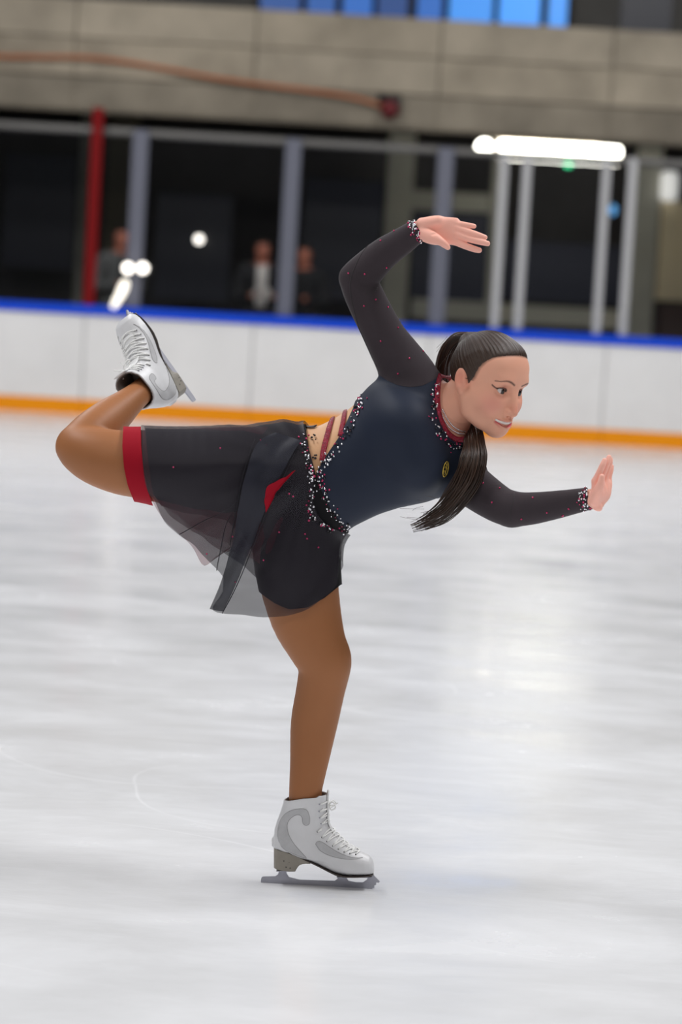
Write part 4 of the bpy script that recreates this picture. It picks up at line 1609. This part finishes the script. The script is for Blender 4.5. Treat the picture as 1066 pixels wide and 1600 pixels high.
L_CUT = [[(565, 620), (558, 645), (538, 683), (513, 716), (500, 742), (505, 765), (512, 785), (525, 806), (545, 828)]]
L_WST = [[(474, 672), (477, 700), (482, 725), (488, 745), (486, 775), (485, 800), (495, 815), (515, 826), (545, 832)]]
L_COL = [[(682, 596), (680, 620), (679, 645), (684, 668), (695, 688), (712, 698), (724, 697)]]
V, F = stones(L_CUT + L_WST + L_COL, .30, 3.2, (1.2, 2.1), tree=clothed)
tag(obj('rhinestones', V, F, M_SILVER, bodice), kind='stuff')
V, F = stones(L_CUT + L_WST + L_COL, .17, 3.6, (1.0, 1.9), tree=clothed)
tag(obj('pink_rhinestones', V, F, M_PINK, bodice), kind='stuff')
V, F = stones(L_CUT + L_WST + L_COL + [[(488, 682), (491, 700), (493, 725)]], .22, 3.0, (1.2, 2.2), tree=clothed)
tag(obj('black_rhinestones', V, F, M_BLACKST, bodice), kind='stuff')
for sl_, cuff, spots in ((sleeveR, [[(636, 345), (648, 360), (657, 378)], [(642, 344), (652, 360), (661, 376)]], [(570, 428), (545, 427), (604, 418), (595, 376), (616, 361), (587, 468), (606, 480), (595, 533), (622, 512), (640, 560), (622, 584), (661, 549), (569, 478)]),
                         (sleeveL, [[(908, 768), (910, 785), (912, 800)], [(914, 765), (916, 780), (920, 797)]], [(755, 755), (781, 763), (769, 785), (815, 811), (855, 801), (833, 778), (880, 805), (889, 795), (879, 806)])):
    V, F = stones(cuff, .45, 2.6, (1.0, 1.9), tree=clothed)
    tag(obj('rhinestones', V, F, M_SILVER, sl_), kind='stuff')
    a = stones(cuff, .30, 4.0, (1.0, 1.7), tree=clothed)
    b_ = []
    for x, y in spots:
        p, n2 = hit(x, y, .001, clothed)
        if p is not None:
            b_.append(sphere_vf(p, rad(1.5), 6, 4))
    V, F = merge([a] + b_)
    tag(obj('pink_rhinestones', V, F, M_PINK, sl_), kind='stuff')
b_ = []
for x, y in ((452, 770), (440, 832), (475, 834), (480, 842), (495, 855), (417, 875), (362, 835), (322, 862), (368, 908), (416, 699), (272, 731), (344, 705), (408, 692), (457, 773)):
    p, n2 = hit(x, y, .012, sk_tree)
    if p is not None:
        b_.append(sphere_vf(p, rad(1.4), 6, 4))
V, F = merge(b_)
tag(obj('pink_rhinestones', V, F, M_PINK, SK), kind='stuff')

beads = []
for k_, pts in enumerate(([(688, 640), (693, 655), (702, 668), (714, 676), (724, 678)], [(691, 640), (699, 655), (708, 666), (718, 672), (726, 674)])):
    P, n_ = surf_line(pts, 9, .002, tree2)
    for p in P:
        beads.append(sphere_vf(p, rad(1.15), 6, 4))
V, F = merge(beads)
tag(obj('necklace', V, F, M_SILVER, root), kind='stuff')['label'] = 'fine double strand of silver beads'
p, n2 = hit(734, 611, .0, tree2)
# oval brooch: a gold ring with a plain leaf
bc0, bn = hit(693, 732, .007, bvh)
bx = EXI - (EXI @ bn) * bn
bx /= np.linalg.norm(bx)
bz = np.cross(bn, bx)
if bz[2] < 0:
    bz = -bz
th = math.radians(-12)
ba = math.cos(th) * bx + math.sin(th) * bz
bb = -math.sin(th) * bx + math.cos(th) * bz
a_ = np.linspace(0, 2 * math.pi, 33)
ring_ = bc0 + np.cos(a_)[:, None] * rad(7) * ba + np.sin(a_)[:, None] * rad(12) * bb
V, F = tube_vf(ring_, rad(1.0), 6, 1.0, bn, cap=False)
brooch = obj('brooch', V, F, M_GOLD, bodice)
brooch['label'] = 'small oval gold brooch'
V, F = tube_vf(catmull(np.array([bc0 - bb * rad(9), bc0 + ba * rad(1.5), bc0 + bb * rad(9)]), 4), rad(.7), 6, 1, bn)
obj('stem', V, F, M_GOLD, brooch)
for yy, sg in ((-5, -1), (-2, 1), (2, -1), (5, 1)):
    lp = [(0, 0), (sg * 1.6, -.4), (sg * 4.2, 2.2), (sg * 4.6, 4.4), (sg * 2.0, 3.2)]
    V, F = prism_vf([(x * rad(1), (y + yy) * rad(1)) for x, y in lp], ba, bb, bn, bc0, -.0008, .0010)
    obj('leaf', V, F, M_GOLD, brooch)

# ------------------------------------------------------------------ skates
ZS = 0.0003215 * 1.02
M_BOOT = mat('boot_leather', lin(218, 218, 220), .4, spec=.4, noise=(14, .04))
M_SUEDE = mat('boot_grey_panel', lin(186, 186, 188), .7, noise=(40, .08))
M_HEEL = mat('boot_heel', lin(142, 136, 126), .5, noise=(20, .1))
M_SOLE = mat('boot_sole', lin(70, 62, 58), .6)
M_BLADE = mat('blade_steel', lin(176, 176, 186), .38, metal=.55, noise=(30, .06))
M_LACE = mat('lace', lin(240, 240, 238), .8)
M_LINE = mat('boot_stitch', lin(120, 118, 118), .7)
M_EYELET = mat('eyelet', lin(26, 24, 24), .4)
M_LINING = mat('boot_lining', lin(128, 122, 118), .8)


def lx(zx):
    return (zx - 185) * ZS


def lz(zy):
    return (807 - zy) * ZS


def build_boot_field():
    f = Field((-.012, -.055, .02), (.262, .055, .262), .0021)
    w = f.win((-9,) * 3, (9,) * 3)
    X, Y, Z = f.grid(w)
    x1 = X[:, 0, 0]
    zx = x1 / ZS + 185
    xs = [184, 192, 215, 300, 400, 520, 600, 640, 700, 740, 800, 860, 900, 920, 930, 934]
    top = [440, 410, 390, 350, 340, 350, 375, 398, 448, 482, 514, 541, 560, 585, 615, 645]
    bot = [470, 490, 498, 522, 566, 624, 664, 682, 696, 699, 699, 698, 695, 690, 680, 660]
    wid = [.006, .018, .027, .032, .031, .033, .037, .039, .041, .0415, .041, .038, .033, .026, .018, .008]
    zt, zb, ww = (np.interp(zx, xs, a) for a in (top, bot, wid))
    zt, zb = lz(zt), lz(zb)
    zc, hz = ((zt + zb) / 2)[:, None, None], (np.maximum((zt - zb) / 2, .004))[:, None, None]
    ww = ww[:, None, None]
    k = ((np.abs(Z - zc) / hz) ** 2.6 + (np.abs(Y) / ww) ** 2.6) ** (1 / 2.6)
    d1 = (k - 1) * np.minimum(hz, ww)
    d1 = np.maximum(d1, np.maximum(X - lx(934), lx(184) - X))
    z1 = Z[0, 0, :]
    zy = 807 - z1 / ZS
    ys = [80, 100, 160, 220, 300, 360, 430, 500, 560]
    xb = [262, 266, 256, 238, 208, 190, 187, 192, 215]
    xfr = [585, 588, 586, 586, 592, 622, 668, 690, 690]
    sw = [.044, .0435, .041, .038, .035, .033, .032, .030, .026]
    a, b, c = (np.interp(zy, ys, q)[None, None, :] for q in (xb, xfr, sw))
    xc, hx = lx((a + b) / 2), (b - a) / 2 * ZS

    def shaft(m):
        kk = ((np.abs(X - xc) / (hx - m)) ** 2.5 + (np.abs(Y) / (c - m)) ** 2.5) ** (1 / 2.5)
        return (kk - 1) * np.minimum(hx - m, c - m)
    tl = lz(np.interp(zx, [260, 400, 505, 520, 600], [136, 106, 100, 88, 88]))[:, None, None]
    d2 = np.maximum(shaft(0), np.maximum(Z - tl, lz(560) - Z))
    h_ = np.maximum(.014 - np.abs(d1 - d2), 0) / .014
    d = np.minimum(d1, d2) - h_ * h_ * .014 * .25
    cav = np.maximum(shaft(.0055), lz(330) - Z)
    d = np.maximum(d, -cav)
    f.v[w] = np.broadcast_to(d, f.v.shape).astype(np.float32)
    return f


BOOTF = build_boot_field()
OV, OQ = BOOTF.mesh(1)
ON = vnormals(OV, OQ)
OT = tris(OQ)
boot_tree = BVHTree.FromPolygons([tuple(v) for v in OV], [tuple(t) for t in OQ.tolist()])


def side_poly(pts):
    return [(lx(a), lz(b)) for a, b in catmull(np.array(pts, float), 5)]


def near(p, off):
    loc, nrm, i, dist = boot_tree.find_nearest(Vector(p))
    return np.array(loc) + np.array(nrm) * off, np.array(nrm)


def side_pt(zx_, zy_, s, off=.0008):
    loc, nrm, i, dist = boot_tree.ray_cast(Vector((lx(zx_), s * .09, lz(zy_))), Vector((0, -s, 0)))
    if loc is None:
        return None, None
    return np.array(loc) + np.array(nrm) * off, np.array(nrm)


def build_skate(ex, ey, ez, org, tilt_label):
    Rm = np.stack([ex, ey, ez])

    def tw(P):
        return np.asarray(P) @ Rm + org
    cx = np.mean(OV, 0)
    boot = obj('ice_skate', tw(OV), OQ, M_BOOT, root)
    boot['label'] = tilt_label
    # inner lining: upper cavity surface
    f = np.minimum(OV[:, 2] - lz(330), .0 - BOOT_IN)
    V, T, E = clip_mesh(OV, OT, f, ON)
    obj('lining', tw(V + E * .0006), T, M_LINING, boot)
    # grey side panels
    quarter = side_poly([(225, 430), (215, 380), (228, 300), (262, 238), (310, 200), (370, 182), (430, 188), (452, 240), (452, 295), (425, 308), (402, 290), (395, 240), (360, 228), (310, 260), (288, 310), (300, 380), (340, 450), (400, 520), (430, 560), (360, 535), (280, 500), (240, 465)])
    vamp = side_poly([(498, 450), (510, 430), (545, 432), (600, 468), (660, 505), (730, 535), (790, 550), (850, 553), (760, 560), (660, 548), (580, 525), (520, 490)])
    for s in (-1, 1):
        for poly in (quarter, vamp):
            f = np.minimum(polysd(OV[:, 0], OV[:, 2], poly), s * OV[:, 1] * 1.0 - .004)
            f = np.minimum(f, BOOT_IN + .0)
            V, T, E = clip_mesh(OV, OT, f, ON)
            obj('side_panel', tw(V + E * .0005), T, M_SUEDE, boot)
            pl = []
            for a, b in poly[::2]:
                p, n2 = side_pt(a / ZS + 185, 807 - b / ZS, s, .0005)
                if p is not None:
                    pl.append(p)
            pl = np.array(pl + pl[:1])
            V, F = tube_vf(pl, .0004, 5, cap=False)
            obj('stitching', tw(V), F, M_LINE, boot)
    # sole
    xs = np.array([188, 215, 300, 400, 450, 520, 600, 640, 700, 740, 800, 860, 900, 920, 928])
    bot = np.interp(xs, [184, 192, 215, 300, 400, 520, 600, 640, 700, 740, 800, 860, 900, 920, 930], [488, 492, 498, 522, 566, 624, 664, 682, 696, 699, 699, 698, 695, 692, 688])
    wid = np.interp(xs, [184, 192, 215, 300, 400, 520, 600, 640, 700, 740, 800, 860, 900, 920, 930], [.006, .018, .027, .032, .030, .031, .035, .038, .041, .0415, .041, .038, .033, .026, .016])
    V, F = [], []
    for x, b, w_ in zip(xs, bot, wid):
        V += [(lx(x), -w_ * .88, lz(b - 6)), (lx(x), w_ * .88, lz(b - 6)), (lx(x), w_ * .85, lz(b + 3)), (lx(x), -w_ * .85, lz(b + 3))]
    n = len(xs)
    for i in range(n - 1):
        for j in range(4):
            F.append((i * 4 + j, (i + 1) * 4 + j, (i + 1) * 4 + (j + 1) % 4, i * 4 + (j + 1) % 4))
    F += [(0, 1, 2, 3), tuple((n - 1) * 4 + j for j in (3, 2, 1, 0))]
    obj('sole', tw(V), F, M_SOLE, boot, smooth=False)
    # stacked heel
    hx = np.array([186, 195, 215, 250, 300, 330, 346, 356, 366, 380, 400, 425, 458])
    hb_ = np.interp(hx, [186, 215, 250, 300, 346, 356, 366, 380, 400, 425, 458], [640, 649, 656, 661, 660, 642, 626, 612, 605, 602, 604])
    ht_ = np.interp(hx, [184, 215, 300, 400, 460], [489, 500, 524, 568, 598])
    hw_ = np.interp(hx, [186, 195, 215, 330, 458], [.012, .020, .0265, .0295, .0285])
    V, F = [], []
    for x, t, b, w_ in zip(hx, ht_, hb_, hw_):
        V += [(lx(x), -w_, lz(t)), (lx(x), w_, lz(t)), (lx(x), w_ * .88, lz(b)), (lx(x), -w_ * .88, lz(b))]
    n = len(hx)
    for i in range(n - 1):
        for j in range(4):
            F.append((i * 4 + j, (i + 1) * 4 + j, (i + 1) * 4 + (j + 1) % 4, i * 4 + (j + 1) % 4))
    F += [(0, 1, 2, 3), tuple((n - 1) * 4 + j for j in (3, 2, 1, 0))]
    o = obj('heel', tw(V), F, M_HEEL, boot, smooth=False)
    for s in (-1, 1):
        for a, b in ((262, 581), (302, 590), (278, 628), (308, 634)):
            V, F = sphere_vf((lx(a), s * .0262, lz(b)), (.0016, .0012, .0016), 6, 4)
            obj('screw', tw(V), F, M_EYELET, o)
    # blade
    prof = [(88, 745), (92, 722), (104, 714), (195, 712), (215, 698), (222, 680), (222, 658), (280, 658), (280, 690), (298, 718), (380, 738), (640, 746), (660, 730), (666, 712), (668, 699), (730, 699), (727, 722), (742, 746), (800, 757), (850, 757), (878, 738), (890, 712), (888, 697), (926, 695), (938, 712), (976, 750), (964, 760), (950, 757), (946, 776), (935, 778), (934, 798), (922, 798), (915, 807), (880, 806), (600, 803), (300, 785), (120, 772), (90, 765)]
    V, F = prism_vf([(lx(a), lz(b)) for a, b in prof], (1, 0, 0), (0, 0, 1), (0, 1, 0), (0, 0, 0), -.0021, .0021)
    bl_ = obj('blade', tw(V), F, M_BLADE, boot, smooth=False)
    V, F = box_vf(lx(205), lx(335), -.020, .020, lz(665), lz(660), 0)
    obj('heel_plate', tw(V), F, M_BLADE, bl_, smooth=False)
    V, F = box_vf(lx(655), lx(915), -.027, .027, lz(706), lz(702), 0)
    obj('toe_plate', tw(V), F, M_BLADE, bl_, smooth=False)
    # tongue
    path = np.array([(lx(590), 0, lz(70)), (lx(586), 0, lz(120)), (lx(588), 0, lz(220)), (lx(596), 0, lz(310)), (lx(640), 0, lz(392)), (lx(720), 0, lz(466)), (lx(800), 0, lz(512))])
    V, F = tube_vf(catmull(path, 4), .022, 10, .16, (0, 1, 0))
    # the wide side of the tongue lies across the foot
    C2 = catmull(path, 4)
    V = []
    T_2 = np.gradient(C2, axis=0)
    T_2 /= np.linalg.norm(T_2, axis=1, keepdims=True)
    for c_, t_ in zip(C2, T_2):
        nrm = np.cross(t_, [0, 1, 0])
        for a2 in np.linspace(0, 2 * math.pi, 10, endpoint=False):
            V.append(c_ + np.array([0, 1, 0]) * .021 * math.cos(a2) + nrm * .003 * math.sin(a2))
    obj('tongue', tw(V), F, mat('tongue', lin(222, 222, 222), .6) if 'tongue' not in bpy.data.materials else bpy.data.materials['tongue'], boot)
    # eyelets and laces
    rowsE = [(528, 150), (526, 205), (530, 255), (540, 300), (512, 358), (545, 398), (582, 428), (625, 460), (667, 484), (710, 506), (752, 520), (795, 530)]
    eye = {}
    for i, (a, b) in enumerate(rowsE):
        for s in (-1, 1):
            sh = 0 if i < 4 else 6
            p, n2 = side_pt(a + 0, b, s, .0008)
            if p is None:
                p, n2 = near((lx(a), s * .02, lz(b)), .0008)
            eye[i, s] = p
            if i > 3:
                V, F = sphere_vf(p, .0019, 7, 5)
                obj('eyelet', tw(V), F, M_EYELET, boot)
            else:
                V, F = sphere_vf(p, (.003, .003, .002), 8, 5)
                obj('lace_hook', tw(V), F, M_BLADE, boot)
    for i in range(len(rowsE) - 1):
        for s in (-1, 1):
            a, b = eye[i, s], eye[i + 1, -s]
            pts = []
            for t in np.linspace(0, 1, 11):
                q_ = a * (1 - t) + b * t
                q_ = q_ + np.array([.02, 0, .012]) * math.sin(math.pi * t)
                p, n2 = near(q_, .0022 + .0014 * math.sin(math.pi * t) * (1 if s > 0 else .2))
                pts.append(p)
            V, F = tube_vf(np.array(pts), .0019, 6, .8, (1, 0, .6))
            obj('lace', tw(V), F, M_LACE, boot)
    # bow at the top
    bow0 = np.array([lx(596), 0, lz(165)])
    for s in (-1, 1):
        P3 = catmull(np.array([bow0, bow0 + [.010, s * .012, .006], bow0 + [.016, s * .026, -.004], bow0 + [.006, s * .018, -.012], bow0]), 5)
        V, F = tube_vf(P3, .0017, 6)
        obj('lace', tw(V), F, M_LACE, boot)
    P3 = catmull(np.array([bow0, bow0 + [.008, -.004, -.004], bow0 + [.022, -.008, .004]]), 5)
    V, F = tube_vf(P3, .0015, 6)
    obj('lace', tw(V), F, M_LACE, boot)
    return boot


# how far a boot vertex lies outside of the cavity (negative: inner lining)
_c = np.stack([np.interp(OV[:, 2], [lz(330), lz(100)], [lx(400), lx(425)]), np.zeros(len(OV)), OV[:, 2]], 1)
BOOT_IN = np.where(OV[:, 2] > lz(330), ((OV - _c) * ON).sum(1), 1.0)

o0 = at(428.2, 1386.6, 0)
P = np.array([lx(915), 0, lz(807)]) @ np.stack([EXI, EYI, EZI]) + o0
o0 = o0 - np.array([0, 0, P[2] + .0005])
build_skate(EXI, EYI, EZI, o0, 'white leather figure skate gliding on the ice')

fx = -.60 * EXI + .80 * EZI
s_ = .44
fz = s_ * (-.80 * EXI - .60 * EZI) + math.sqrt(1 - s_ * s_) * TOC
fy = np.cross(fz, fx)
ank = np.array([lx(395), 0, lz(200)])
o1 = at(222, 610, .285) - ank @ np.stack([fx, fy, fz])
build_skate(fx, fy, fz, o1, 'white leather figure skate lifted behind, toe pointing up')
